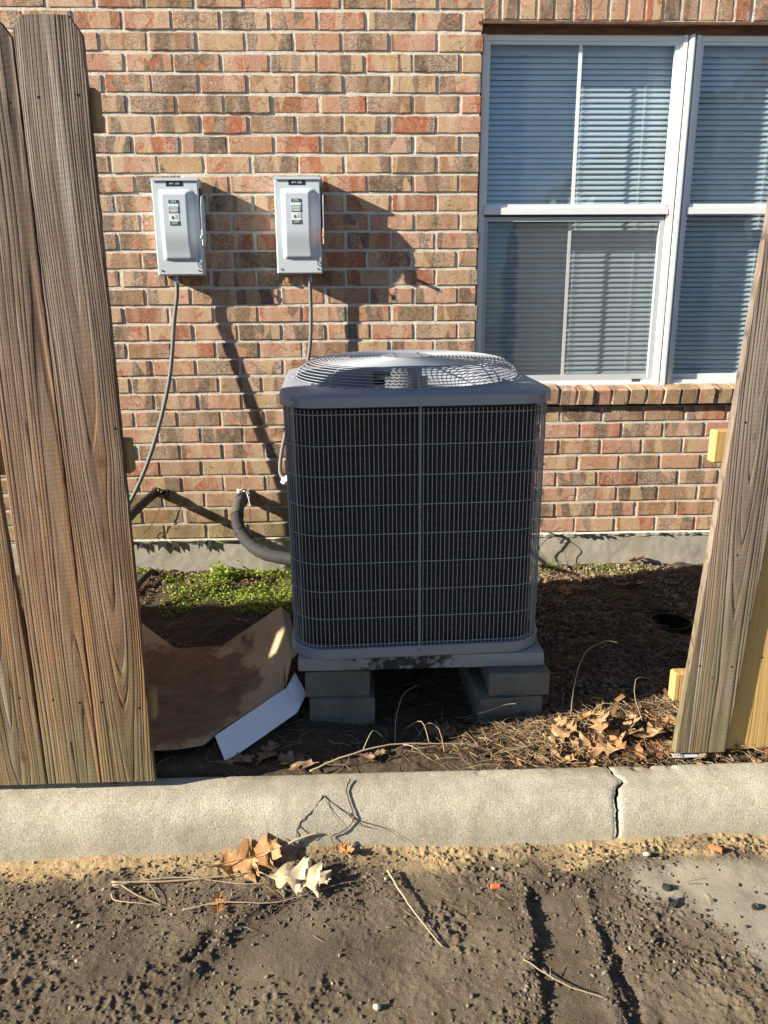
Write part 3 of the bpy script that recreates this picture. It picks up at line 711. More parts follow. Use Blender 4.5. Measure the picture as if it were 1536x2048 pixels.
# lintel
m = MB(); m.box((.535, W-.004, 2.560), (2.42, W+.07, 2.570)); m.box((.556, W+.028, 2.532), (2.398, W+.038, 2.560)); inb(m.build('lintel', M_RUST, bld))
m = MB(); m.box((.553, W+.03, 2.50), (.560, W+.09, 2.56)); inb(m.build('trim', M_GASKET, bld))
m = MB(); m.box((.3, W+.12, .6), (2.7, W+.13, .93)); m.add([(.2, W+.14, .5), (2.8, W+.14, .5), (2.8, 6.4, .5), (.2, 6.4, .5), (.2, W+.14, 2.9), (2.8, W+.14, 2.9), (2.8, 6.4, 2.9), (.2, 6.4, 2.9)],
                                                        [(3, 2, 6, 7), (0, 3, 7, 4), (2, 1, 5, 6), (4, 7, 6, 5), (0, 1, 2, 3)])
m.box((.2, W+.10, .3), (.553, W+.14, 2.9)); m.box((2.40, W+.10, .3), (2.8, W+.14, 2.9)); m.box((.553, W+.10, .3), (2.40, W+.14, 1.01)); m.box((.553, W+.10, 2.56), (2.40, W+.14, 2.9))
inb(m.build('interior_wall', simple('interior_paint', (.35, .33, .30), .9), bld))

# windows: two single-hung units side by side
def window(xa, xb, screen, seedlab):
    f = MB(); y = W+.043
    def fr(x0, x1, z0, z1, ya, yb, wd, mb): # rectangular ring
        mb.box((x0, ya, z0), (x0+wd, yb, z1)); mb.box((x1-wd, ya, z0), (x1, yb, z1)); mb.box((x0+wd, ya, z0), (x1-wd, yb, z0+wd)); mb.box((x0+wd, ya, z1-wd), (x1-wd, yb, z1))
    zb, zt, zm = 1.022, 2.532, 1.810
    f.box((xa, y-.012, zb), (xa+.016, y+.05, zt)); f.box((xa+.016, y, zb), (xa+.027, y+.05, zt))
    f.box((xb-.016, y-.012, zb), (xb, y+.05, zt)); f.box((xb-.027, y, zb), (xb-.016, y+.05, zt))
    f.box((xa+.016, y-.004, zt-.022), (xb-.016, y+.05, zt)); f.box((xa+.016, y-.008, zb), (xb-.016, y+.055, zb+.022))
    f.box((xa+.016, y+.004, zb+.022), (xb-.016, y+.010, zb+.036))
    w = f.build('window', M_PVCW, bld); inb(w)
    s = MB(); x0, x1 = xa+.027, xb-.027
    # upper sash (outer) and meeting rail
    s.box((x0, y+.004, zm+.03), (x0+.010, y+.022, zt-.022)); s.box((x1-.018, y+.004, zm+.03), (x1, y+.022, zt-.022))
    s.box((x0+.010, y+.004, zt-.034), (x1-.018, y+.022, zt-.022))
    s.build('sash', M_PVCW, w)
    s = MB(); s.box((x0-.004, y-.010, zm-.002), (x1+.004, y+.026, zm+.026)); s.box((x0+.004, y-.004, zm+.026), (x1-.004, y+.020, zm+.042)); s.build('meeting_rail', M_PVCW, w)
    s = MB(); gl = MB(); gl.box((x0+.008, y+.013, zm+.035), (x1-.012, y+.016, zt-.03)); gl.build('pane', M_GLASS, w)
    s = MB(); s.box((x0, y+.026, zb+.036), (x0+.012, y+.044, zm)); s.box((x1-.018, y+.026, zb+.036), (x1, y+.044, zm)); s.box((x0+.012, y+.026, zb+.022), (x1-.018, y+.046, zb+.062)); s.build('sash', M_PVCW, w)
    gl = MB(); gl.box((x0+.01, y+.033, zb+.055), (x1-.015, y+.036, zm+.002)); gl.build('pane', M_GLASS2, w)
    mu = MB(); xm = (x0+x1)/2 - .0
    if screen: xm = .992
    mu.box((xm-.008, y+.010, zm+.042), (xm+.008, y+.012, zt-.034)); mu.build('muntin', M_PVCW, w)
    mu = MB(); mu.box((xm-.007, y+.029, zb+.062), (xm+.007, y+.032, zm-.002)); mu.build('muntin', M_PVCW, w)
    if screen:
        s = MB(); fr(x0, x1-.004, zb+.026, zm-.012, y+.006, y+.016, .019, s); s.build('screen_frame', M_SASH, w)
        s = MB(); s.add([(x0+.019, y+.011, zb+.045), (x1-.023, y+.011, zb+.045), (x1-.023, y+.011, zm-.031), (x0+.019, y+.011, zm-.031)], [(0, 1, 2, 3)]); s.build('screen', M_SCREEN, w)
        s = MB(); s.box((1.325, y+.003, zb+.028), (1.365, y+.006, zb+.042)); s.build('latch', M_GASKET, w)
        s = MB(); s.box((x0, y+.004, zm-.012), (x1, y+.02, zm-.003)); s.build('gasket', M_GASKET, w)
    return w
window(.560, 1.452, True, 0); window(1.492, 2.395, False, 1)
m = MB(); y = W+.043; m.box((1.452, y+.004, 1.022), (1.492, y+.05, 2.532)); m.box((1.459, y-.018, 1.030), (1.485, y+.004, 2.532), bev=.003); m.box((1.4665, y-.022, 1.035), (1.4775, y-.018, 2.532))
inb(m.build('mullion', M_PVCW, bld))

def blind(x0, x1, label):
    b = thing('window_blind', label, 'window blind', ((x0+x1)/2, 3.738, 1.07)); xc = (x0+x1)/2; Lh = (x1-x0)/2
    n = 5; V = []; F = []; wd = .0125; tilt = R(66)
    for sx_ in (-1, 1):
        for th in (0, .0004):
            for k in range(n):
                u = -1+2*k/(n-1); a = wd*u; bow = .0020*(1-u*u) + th
                V.append((sx_*Lh, -bow*math.sin(tilt) - a*math.cos(tilt)*-1, bow*math.cos(tilt) + a*math.sin(tilt)))
    o = 2*n
    for k in range(n-1): F += [(k, k+1, o+k+1, o+k), (n+k+1, n+k, o+n+k, o+n+k+1)]
    F += [(0, o, o+n, n), (n-1, 2*n-1, o+2*n-1, o+n-1)]
    me = bpy.data.meshes.new('slat'); me.from_pydata(V, [], F); me.materials.append(M_SLAT)
    me.polygons.foreach_set('use_smooth', [True]*len(me.polygons))
    z = .022; k = 0
    while z < 1.405:
        o = bpy.data.objects.new('slat', me); C.objects.link(o); o.parent = b; o.location = (rnd.gauss(0, .0006), 0, z); o.rotation_euler = (rnd.gauss(0, .035), rnd.gauss(0, .0006), 0); z += .0228; k += 1
    m = MB(); m.box((-Lh, -.012, 1.405), (Lh, .014, 1.44)); m.build('headrail', M_SLAT, b)
    m = MB(); m.box((-Lh, -.010, 0), (Lh, .010, .012), bev=.002); m.build('bottom_rail', M_SLAT, b)
    for f in (-.68, .04 if x0 < 1 else -.1, .72):
        m = MB(); xx = f*Lh
        for yy in (-.0075, .009):
            m.tube([(xx, yy, .01), (xx, yy, 1.41)], .0007, 4)
        zz = .022
        while zz < 1.40:
            m.tube([(xx, -.0075, zz+.004), (xx+.006, -.010, zz+.012), (xx, -.0075, zz+.016)], .0006, 3); zz += .0228
        m.build('ladder_cord', M_STRING, b)
    return b
blind(.592, 1.430, 'white mini blind behind the left window with the insect screen')
blind(1.520, 2.36, 'white mini blind behind the right window beside the leaning fence board')

# building across the lot (behind the camera, mirrored in the panes)
ob = thing('apartment_building', 'pale sided apartment building across the lot, mirrored in the window panes', 'building', (11.5, -17, 0))
M_SID = simple('pale_siding', (.52, .50, .46), .7, 3, .06); M_ROOF = simple('roof_shingle', (.09, .085, .08), .9, 6, .2)
m = MB(); m.box((-4.5, -9, -.1), (7, 0, 5.2)); m.add([(-4.5, 0, 5.2), (7, 0, 5.2), (1.25, 0, 8.2), (-4.5, -9, 5.2), (7, -9, 5.2), (1.25, -9, 8.2)], [(0, 1, 2), (5, 4, 3)]); m.build('wall', M_SID, ob)
m = MB(); m.add([(-5, .4, 4.95), (1.25, .4, 8.30), (1.25, -9.4, 8.30), (-5, -9.4, 4.95), (-5, .4, 5.15), (1.25, .4, 8.5), (1.25, -9.4, 8.5), (-5, -9.4, 5.15), (7.5, .4, 4.95), (7.5, -9.4, 4.95), (7.5, .4, 5.15), (7.5, -9.4, 5.15)],
                [(0, 3, 2, 1), (4, 5, 6, 7), (0, 1, 5, 4), (0, 4, 7, 3), (1, 2, 9, 8), (5, 10, 11, 6), (8, 10, 5, 1), (8, 9, 11, 10), (3, 7, 6, 2), (2, 6, 11, 9)]); m.build('roof', M_ROOF, ob)
for xx in (-3, .6, 4.2):
    for zz in (.9, 3.4):
        m = MB(); m.box((xx, .0, zz), (xx+1.4, .06, zz+1.5)); w_ = m.build('window', M_PVCW, ob); m = MB(); m.box((xx+.08, .061, zz+.08), (xx+1.32, .07, zz+.72)); m.box((xx+.08, .061, zz+.78), (xx+1.32, .07, zz+1.42)); m.build('pane', M_MOTOR, w_)

# ------------------------------------------------------------------ text helper
def text(name, s, size, mat, parent, loc, rot=(R(90), 0, 0), ext=.0002):
    cu = bpy.data.curves.new(name, 'FONT'); cu.body = s; cu.size = size; cu.align_x = 'CENTER'; cu.align_y = 'CENTER'; cu.extrude = ext
    ob = bpy.data.objects.new('tmp', cu); C.objects.link(ob)
    bpy.context.view_layer.update()
    me = bpy.data.meshes.new_from_object(ob); bpy.data.objects.remove(ob)
    me.materials.clear(); o = link(name, me, mat, parent); o.location = loc; o.rotation_euler = rot; return o

# ------------------------------------------------------------------ disconnect boxes
def disconnect(xc, z0, apt, label, tip, fx):
    b = thing('disconnect_box', label, 'electrical box', (xc, W-.004, z0), group='grey switch boxes on the wall')
    w, h, dp = .099, .398, .074
    m = MB(); m.box((-w, -dp, 0), (w, 0, h-.006), bev=.003); m.build('enclosure', M_BOX, b)
    m = MB(); m.box((-w-.003, -dp-.010, h-.006), (w+.003, 0, h)); m.box((-w-.003, -dp-.010, h-.011), (w+.003, -dp-.008, h-.006)); m.build('hood', M_BOX, b)
    m = MB(); m.box((-w+.003, -dp-.0035, .004), (w-.003, -dp, h-.014), bev=.001); m.build('door', M_BOX, b)
    nu, nv = 34, 44; U, Vv = np.meshgrid(np.linspace(0, 1, nu), np.linspace(0, 1, nv))
    fu = sstep(0, .11, U)*sstep(1.0, .78 , U + 0*U)
    top = sstep(1.0, .93, Vv); bot = sstep(0, .03, Vv)*(.35+.65*sstep(.0, .42, Vv))
    hgt = .028*fu*top*bot
    x_ = -.070 + U*.152 - .0*Vv; z_ = .062 + Vv*.290
    V = np.stack([x_, -dp-.0034-hgt, z_], -1).reshape(-1, 3)
    o = link('cover_bulge', arrmesh('cover_bulge', V, gridfaces(nv, nu)), M_BOX, b, True)
    yf = -dp-.0340
    m = MB(); m.box((-.036, -dp-.0045, .365), (.036, -dp-.0035, .384)); lb = m.build('name_tag', M_LABELB, b)
    text('lettering', apt, .0115, M_LABELW, lb, (-.001, -dp-.0048, .3755))
    zc = .255
    m = MB(); m.box((-.0245, yf+.0015, zc-.05), (.0165, yf+.003, zc+.052)); st = m.build('sticker', M_LABELW, b)
    m = MB(); m.box((-.0245, yf+.0008, zc+.037), (.0165, yf+.0014, zc+.052)); m.build('black_band', M_INK, st); m = MB(); m.box((-.0245, yf+.0008, zc-.050), (.0165, yf+.0014, zc-.034)); m.build('black_band', M_INK, st); m = MB(); m.box((-.0245, yf+.0008, zc-.002), (.0165, yf+.0014, zc+.024)); m.build('black_band', M_INK, st)
    m = MB(); m.box((-.0245, yf+.0008, zc+.0255), (.0165, yf+.0014, zc+.0355)); m.build('teal_band', M_LABELT, st)
    text('lettering', 'ON', .0150, M_LABELW, st, (-.004, yf+.0004, zc+.0445)); text('lettering', 'OFF', .0150, M_LABELW, st, (-.004, yf+.0004, zc-.042))
    m = MB()
    for k, L in enumerate((.017, .019, .018, .016)): m.box((-.004-L, yf+.0002, zc+.0185-k*.0055), (-.004+L, yf+.0007, zc+.0215-k*.0055))
    m.build('small_print', M_LABELW, st)
    m = MB(); m.tube([(-.016, yf+.0008, zc-.022), (-.0125, yf+.0008, zc-.012), (-.009, yf+.0008, zc-.020), (-.012, yf+.0008, zc-.026), (-.016, yf+.0008, zc-.022)], .0011, 4)
    for k in range(4): m.box((-.002, yf+.0006, zc-.010-k*.005), (.013, yf+.0012, zc-.009-k*.005))
    m.build('small_symbol', M_INK, st)
    m = MB(); m.tube([(w-.018, -dp-.004, .058), (w-.018, -dp-.014, .050), (w-.016, -dp-.014, .036), (w-.002, -dp-.008, .028), (w-.001, -dp-.008, .040), (w-.012, -dp-.008, .046)], .0022, 6); m.build('hasp', M_BLACK, b)
    # operating lever: a plate standing out at the right side
    P = [(.026, .150), (.022, .300), (.052, .335), (.086, .320), (.102, .285), (.107, .235), (.105, .185), (.094, .160), (.075, .128), (.044, .120)]
    x0, x1 = w+.010, w+.0135; n = len(P)
    V = [(x0, -d, z) for d, z in P] + [(x1, -d, z) for d, z in P]
    F = [tuple(range(n)), tuple(reversed(range(n, 2*n)))] + [(k, n+k, n+(k+1) % n, (k+1) % n) for k in range(n)]
    m = MB(); m.add(V, F); lv = m.build('lever', M_BOX, b)
    m = MB(); m.box((w+.008, -.138, .147), (w+.016, -.098, .162), bev=.002); m.box((w+.008, -.107, .120), (w+.016, -.091, .190), bev=.003); m.build('grip', tip, lv)
    m = MB(); m.tube([(w, -.050, .24), (w+.012, -.050, .24)], .016, 12); m.box((w, -.060, .17), (w+.006, -.02, .36)); m.build('lever_bracket', M_RUST, b)
    m = MB(); m.tube([(fx, -.045, .004), (fx, -.045, -.018)], .0135, 8); m.tube([(fx, -.045, -.018), (fx, -.045, -.034)], .0115, 12); m.build('conduit_fitting', M_SCREW, b)
    for k in (-1, 1):
        m = MB(); m.tube([(k*.08, -dp-.003, .02), (k*.08, -dp-.006, .02)], .004, 8); m.build('screw', M_SCREW, b)
    return b
M_COPPER = simple('grip_copper', (.50, .24, .15), .5)
disconnect(-.7715, 1.548, 'APT. 103', 'grey switch box tagged APT. 103, left of the two on the wall', M_BOX, -.028)
disconnect(-.248, 1.552, 'APT. 02B', 'grey switch box tagged APT. 02B, right of the two on the wall', M_COPPER, .042)
def spline(P, n=8):
    P = [Vector(p) for p in P]; Q = []
    for i in range(len(P)-1):
        a, b, c, d = P[max(i-1, 0)], P[i], P[i+1], P[min(i+2, len(P)-1)]
        for k in range(n):
            t = k/n; Q.append(.5*((2*b)+(-a+c)*t+(2*a-5*b+4*c-d)*t*t+(-a+3*b-3*c+d)*t**3))
    Q.append(P[-1]); return Q
t = MB(); t.tube(spline([(-.7995, W-.049, 1.52), (-.803, W-.049, 1.46), (-.820, W-.060, 1.36), (-.856, W-.098, 1.09), (-.940, W-.153, .795), (-1.04, W-.19, .575), (-1.14, W-.22, .435), (-1.27, W-.25, .33)]), .0092, 10)
tag(t.build('flexible_conduit', M_CONDUIT, None, True), 'grey flexible conduit hanging from the left switch box to behind the fence', 'conduit')
t = MB(); t.tube(spline([(-.206, W-.049, 1.52), (-.206, W-.049, 1.46), (-.207, W-.050, 1.35), (-.217, W-.060, 1.22), (-.248, W-.10, 1.08), (-.315, W-.22, .90), (-.345, W-.33, .745), (-.328, W-.37, .685), (-.27, W-.42, .685), (-.20, W-.50, .69)]), .0088, 10)
o = t.build('flexible_conduit', M_CONDUIT, None, True); tag(o, 'grey flexible conduit running from the right switch box down to the air conditioner', 'conduit')
m = MB(); m.tube([(-.327, W-.37, .668), (-.318, W-.375, .690)], .017, 10); m.tube([(-.318, W-.375, .690), (-.27, W-.42, .685)], .013, 10); m.build('elbow_fitting', M_LABELW, o)

# refrigerant lines
ln = [(-.560, W+.02, .520), (-.568, W-.05, .520), (-.575, W-.13, .485), (-.560, W-.22, .425), (-.495, W-.32, .372), (-.395, W-.42, .352), (-.20, W-.52, .352)]
Q = spline(ln, 10); p = thing('refrigerant_pipe', 'thick black foam covered pipe curving from the brick wall into the air conditioner', 'pipe', (-.56, W, .40))
def inp(o, q): o.matrix_parent_inverse = Matrix.Translation(-Vector(q.location)); return o
bands = [(0, 12, M_FOAM2), (12, 23, M_FOAM2), (23, 33, M_FOAM), (33, 61, M_FOAM)]
for a, b_, mt in bands:
    m = MB(); seg = Q[a:min(b_+1, len(Q))]; m.tube(seg, [.0285 + .0012*math.sin(k*1.7) for k in range(len(seg))], 14); inp(m.build('foam_sleeve', mt, p, True), p)
m = MB()
for k in (12, 23, 33): m.tube([Q[k], Q[k]+(Q[k+1]-Q[k])*.35], .0305, 14)
inp(m.build('tape_band', M_BLACK, p), p)
m = MB(); m.tube(spline([(-.545, W-.002, .548), (-.530, W-.05, .535), (-.520, W-.12, .48), (-.508, W-.20, .42)]), .0022, 5); m.tube(spline([(-.575, W-.002, .550), (-.540, W-.06, .55), (-.515, W-.13, .50)]), .0018, 5); inp(m.build('control_wire', M_STRING, p), p)
m = MB()
for k in range(9): m.tube([(-.56+rnd.uniform(-.035, .035), W+.005, .545+rnd.uniform(-.01, .014)), (-.56+rnd.uniform(-.03, .03), W-.02, .545+rnd.uniform(-.012, .01))], rnd.uniform(.006, .012), 6)
inp(m.build('sealant', M_FOUND, p), p)
p = thing('wall_pipe', 'black taped pipe leaving the brick wall close to the left fence', 'pipe', (-.95, W, .5))
m = MB(); m.tube(spline([(-.985, W+.02, .548), (-.988, W-.04, .545), (-1.005, W-.12, .533), (-1.035, W-.22, .505), (-1.06, W-.30, .478)]), [.020, .021, .022, .021, .020]*6+[.02]*3, 10); inp(m.build('taped_sleeve', M_BLACK, p, True), p)
m = MB(); m.tube(spline([(-1.055, W-.29, .482), (-1.12, W-.40, .42), (-1.22, W-.50, .35), (-1.35, W-.55, .30)]), .0105, 8); m.tube(spline([(-1.050, W-.28, .470), (-1.10, W-.36, .41), (-1.20, W-.44, .35)]), .006, 8); inp(m.build('bare_pipe', M_CONDUIT, p, True), p)
m = MB()
for k in range(12): m.tube([(-.975+rnd.uniform(-.03, .045), W+.005, .555+rnd.uniform(-.014, .018)), (-.975+rnd.uniform(-.03, .045), W-.03, .552+rnd.uniform(-.02, .012))], rnd.uniform(.006, .012), 6)
inp(m.build('sealant', M_BLACK, p), p)

# ------------------------------------------------------------------ air conditioner
ac = thing('air_conditioner', 'dark grey outdoor air conditioner on a concrete pad and blocks', 'air conditioner', (.173, 2.682, .313), (R(1.9), R(-.3), R(2.2)))
HS, RC = .414, .122
def rsq(half, rc, n=10):
    P = []
    for cx_, cy_, a0 in ((half-rc, -(half-rc), -90), (half-rc, half-rc, 0), (-(half-rc), half-rc, 90), (-(half-rc), -(half-rc), 180)):
        for k in range(n+1): a = R(a0+90*k/n); P.append((cx_+rc*math.cos(a), cy_+rc*math.sin(a)))
    return P
def skirt(mb, loops):
    n = len(loops[0][0]); V = []; F = []
    for P, z in loops: V += [(x, y, z) for x, y in P]
    for l in range(len(loops)-1):
        for k in range(n): F.append((l*n+k, l*n+(k+1) % n, (l+1)*n+(k+1) % n, (l+1)*n+k))
    mb.add(V, F)
H = .856
m = MB(); skirt(m, [(rsq(HS-.02, RC-.02), .006), (rsq(HS+.002, RC), .0), (rsq(HS+.004, RC), .003), (rsq(HS+.004, RC), .034), (rsq(HS+.002, RC), .037), (rsq(HS-.012, RC), .037), (rsq(HS-.014, RC), .012)])
P = rsq(HS-.01, RC); m.add([(x, y, .014) for x, y in P], [tuple(range(len(P)))]); m.build('base_pan', M_CABINET, ac, True).data.polygons.foreach_set('use_smooth', [False]*len(m.f))
m = MB(); skirt(m, [(rsq(HS-.030, RC-.02, 12), .03), (rsq(HS-.030, RC-.02, 12), H-.02)]); m.build('coil', M_COIL, ac, True)
m = MB(); skirt(m, [(rsq(HS-.055, RC-.03, 12), .03), (rsq(HS-.055, RC-.03, 12), H-.02)]); m.build('inner_coil', M_COIL, ac)
# wire guard all round
per = rsq(HS-.004, RC-.004, 16); per2 = per+[per[0]]
L = [0]
for a, b in zip(per2, per2[1:]): L.append(L[-1]+math.hypot(b[0]-a[0], b[1]-a[1]))
m = MB(); nW = int(L[-1]/.0137)
for k in range(nW):
    s0 = (k+.5)*L[-1]/nW; x = float(np.interp(s0, L, [q[0] for q in per2])); y = float(np.interp(s0, L, [q[1] for q in per2]))
    j = rnd.gauss(0, .0004)
    m.tube([(x, y, .034), (x+j, y, H-.042)], .00145, 5, cap=False)
m.build('vertical_wires', M_WIRE, ac, True)
m = MB()
for k in range(9):
    z = .048 + k*.0940
    m.tube([(x*1.004, y*1.004, z) for x, y in per], .0015, 5, closed=True)
m.build('hoop_wires', M_WIRE, ac, True)
m = MB()
for (x, y, sx_, sy_) in ((0, -HS-.001, .0024, .002), (0, HS+.001, .0024, .002), (HS+.001, 0, .002, .0024), (-HS-.001, 0, .002, .0024)):
    m.box((x-sx_, y-sy_, .012), (x+sx_, y+sy_, H-.03))
m.build('seam_strip', M_CABINET, ac)
m = MB()
for (sx_, sy_) in ((-1, -1), (1, -1), (1, 1), (-1, 1)):
    for off in (0.0,):
        a = math.atan2(sy_, sx_); cx_, cy_ = sx_*(HS-RC), sy_*(HS-RC)
        for da in (0.0,):
            p_ = Vector((cx_+(RC-.002)*math.cos(a+da), cy_+(RC-.002)*math.sin(a+da), 0)); t_ = Vector((-math.sin(a+da), math.cos(a+da), 0))
            r_ = Vector((math.cos(a+da), math.sin(a+da), 0))
            V = [p_+t_*u+r_*v+Vector((0, 0, z)) for z in (.03, H-.03) for u, v in ((-.002, 0), (.002, 0), (.002, .002), (-.002, .002))]
            m = MB(); m.add(V, [(0, 1, 5, 4), (1, 2, 6, 5), (2, 3, 7, 6), (3, 0, 4, 7)]); m.build('corner_post', M_WIRE, ac)

# top cover: lip, plate sloping up to the fan opening, shroud going down
NA = 96; ang = [2*math.pi*k/NA for k in range(NA)]
def rsq_ang(half, rc):
    P = rsq(half, rc, 24); P2 = P+[P[0]]; th = np.unwrap([math.atan2(y, x) for x, y in P2]); out = []
    for a in ang:
        aa = a
        while aa < th[0]: aa += 2*math.pi
        while aa > th[-1]: aa -= 2*math.pi
        out.append((float(np.interp(aa, th, [p[0] for p in P2])), float(np.interp(aa, th, [p[1] for p in P2]))))
    return out
RF = .372
circ = lambda r: [(r*math.cos(a), r*math.sin(a)) for a in ang]
m = MB(); skirt(m, [(rsq_ang(HS+.003, RC), H-.034), (rsq_ang(HS+.008, RC), H-.034), (rsq_ang(HS+.008, RC), H-.005), (rsq_ang(HS+.004, RC), H), (circ(RF+.020), H+.010), (circ(RF+.006), H+.013), (circ(RF), H+.009), (circ(RF-.002), H-.13)])
o = m.build('top_cover', M_CABINET, ac)
fl = [False]*len(m.f)
for k in range(NA*3, NA*6): fl[k] = True
o.data.polygons.foreach_set('use_smooth', fl)
m = MB()
for k in range(48):
    a = 2*math.pi*(k+.5)/48; c0 = Vector(((RF+.016)*math.cos(a), (RF+.016)*math.sin(a), H+.0105)); rr_ = Vector((math.cos(a), math.sin(a), 0)); tt_ = Vector((-math.sin(a), math.cos(a), 0))
    V = [c0 + rr_*(u*.008) + tt_*(v*.006) + Vector((0, 0, w_)) for w_ in (-.001, .003) for u, v in ((-1, -1), (1, -1), (1, 1), (-1, 1))]
    if abs(a - 1.5*math.pi) < 1.0: m.add(V, [(4, 5, 6, 7), (0, 1, 5, 4), (1, 2, 6, 5), (2, 3, 7, 6), (3, 0, 4, 7)])
m.build('rim_tabs', M_CABINET, ac)
# fan guard
gp = [(.380, .013), (.377, .0215), (.373, .030), (.367, .0385), (.359, .047), (.348, .054), (.335, .060), (.323, .064)] + [(.310-k*.0128, .0665+.007*(1-((.310-k*.0128)/.310)**2)) for k in range(18)]
m = MB()
for r, z in gp: m.tube([(r*math.cos(a), r*math.sin(a), H+z) for a in ang], .0015, 5, closed=True)
m.build('guard_rings', M_WIRE, ac, True)
m = MB()
for k in range(8):
    a = 2*math.pi*k/8 - math.pi/2; m.tube([(r*math.cos(a), r*math.sin(a), H+z-.0035) for r, z in ([(.395, .012)]+gp)], .0030, 6)
m.build('guard_ribs', M_WIRE, ac, True)
m = MB(); m.tube([(0, 0, H+.070), (0, 0, H+.076)], .085, 40); m.build('guard_plate', M_CABINET, ac)
m = MB()
for k in range(4):
    a = math.pi/4+k*math.pi/2; m.tube([(.06*math.cos(a), .06*math.sin(a), H+.076), (.06*math.cos(a), .06*math.sin(a), H+.081)], .006, 8)
m.build('plate_bolts', M_SCREW, ac)
m = MB(); m.tube([(0, 0, H-.10), (0, 0, H+.0)], .075, 28); m.tube([(0, 0, H+.0), (0, 0, H+.070)], .055, 24); m.build('fan_motor', M_MOTOR, ac)
for k in range(4):
    a0 = R(-38+90*k); V = []; F = []; nr, na = 8, 12
    for i in range(nr):
        r = .075+(.355-.075)*i/(nr-1); half = .36+.32*(i/(nr-1))
        for j in range(na):
            u = j/(na-1)*2-1; a = a0+half*u+.25*(i/(nr-1)); V.append((r*math.cos(a), r*math.sin(a), H-.070+u*.040*(1.1-.35*i/(nr-1))+.010*(1-u*u)))
    for i in range(nr-1):
        for j in range(na-1): F.append((i*na+j, i*na+j+1, (i+1)*na+j+1, (i+1)*na+j))
    m = MB(); m.add(V, F); m.add([(x, y, z-.0015) for x, y, z in V], F); m.build('fan_blade', M_FAN, ac, True)
m = MB(); m.box((-.06, -.30, H-.16), (.03, -.26, H-.03)); m.build('control_cover', M_FAN, ac)
for (x, y, z) in ((.0, -HS-.009, H-.018), (HS-.035, -HS+.010, H-.018), (-HS+.035, -HS+.010, H-.018), (0, -HS-.005, .020), (HS-.05, -HS+.024, .020), (-HS+.05, -HS+.024, .020)):
    m = MB(); m.tube([(x, y+.006, z), (x, y-.003, z)], .0055, 8); m.tube([(x, y-.003, z), (x, y-.006, z)], .0035, 6); m.build('screw', M_SCREW, ac)

# pad and blocks
def rough_box(name, a, b, mat, seed, bev=.006, amp=.0025, res=.012):
    """box with its faces subdivided, edges rounded and surface uneven"""
    (x0, y0, z0), (x1, y1, z1) = a, b; c = np.array([(x0+x1)/2, (y0+y1)/2, (z0+z1)/2]); hf = np.array([x1-x0, y1-y0, z1-z0])/2
    Vs = []; Fs = []; off = 0
    for ax in range(3):
        for sg in (-1, 1):
            u_, v_ = [i for i in range(3) if i != ax]
            nu = max(2, int(2*hf[u_]/res)); nv = max(2, int(2*hf[v_]/res))
            U, V2 = np.meshgrid(np.linspace(-hf[u_], hf[u_], nu), np.linspace(-hf[v_], hf[v_], nv))
            P = np.zeros(U.shape+(3,)); P[..., u_] = U; P[..., v_] = V2; P[..., ax] = sg*hf[ax]
            F = gridfaces(nv, nu)
            flip = (sg > 0) ^ (ax == 1)
            if not flip: F = F[:, ::-1]
            Vs.append(P.reshape(-1, 3)); Fs.append(F+off); off += nu*nv
    P = np.concatenate(Vs); F = np.concatenate(Fs)
    inn = hf-bev; q = np.clip(P, -inn, inn); d = P-q; L_ = np.linalg.norm(d, axis=1, keepdims=True)+1e-9; P = q+d/L_*bev*np.minimum(1, L_/bev+1)
    nrm = d/L_; s0 = (P[:, 0]+P[:, 1]*1.3+P[:, 2]*.7); s1 = (P[:, 2]-P[:, 0]*.4+P[:, 1]*.6)
    w = fbm(s0, s1, 25, 3, seed)*amp + fbm(s0*1.1, s1, 120, 2, seed+3)*amp*.4
    P = P + nrm*w[:, None]
    return arrmesh(name, P, F), c
def blockobj(name, a, b, mat, label, cat, seed, rz=0, group=None, **kw):
    me, c = rough_box(name, a, b, mat, seed, **kw); o = link(name, me, mat, None, True); o.location = c; o.rotation_euler[2] = rz
    return tag(o, label, cat, group)
blockobj('concrete_pad', (-.215, 2.268, .252), (.600, 3.10, .300), M_PAD, 'thin grey concrete pad with black mildew under the air conditioner', 'concrete pad', 3, R(.6), bev=.006, amp=.0012)
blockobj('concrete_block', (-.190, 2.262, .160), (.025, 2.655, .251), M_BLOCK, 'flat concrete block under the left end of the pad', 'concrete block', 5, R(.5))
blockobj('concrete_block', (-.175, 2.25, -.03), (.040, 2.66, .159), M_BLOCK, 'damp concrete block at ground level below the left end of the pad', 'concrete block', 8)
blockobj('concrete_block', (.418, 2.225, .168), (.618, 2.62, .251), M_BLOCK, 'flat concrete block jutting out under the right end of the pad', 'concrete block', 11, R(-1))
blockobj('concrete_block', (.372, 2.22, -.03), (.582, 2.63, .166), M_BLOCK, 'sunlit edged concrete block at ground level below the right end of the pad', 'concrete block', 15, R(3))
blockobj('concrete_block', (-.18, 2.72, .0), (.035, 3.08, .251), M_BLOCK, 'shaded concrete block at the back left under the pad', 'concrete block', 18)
blockobj('concrete_block', (.38, 2.72, .0), (.59, 3.08, .251), M_BLOCK, 'shaded concrete block at the back right under the pad', 'concrete block', 19)

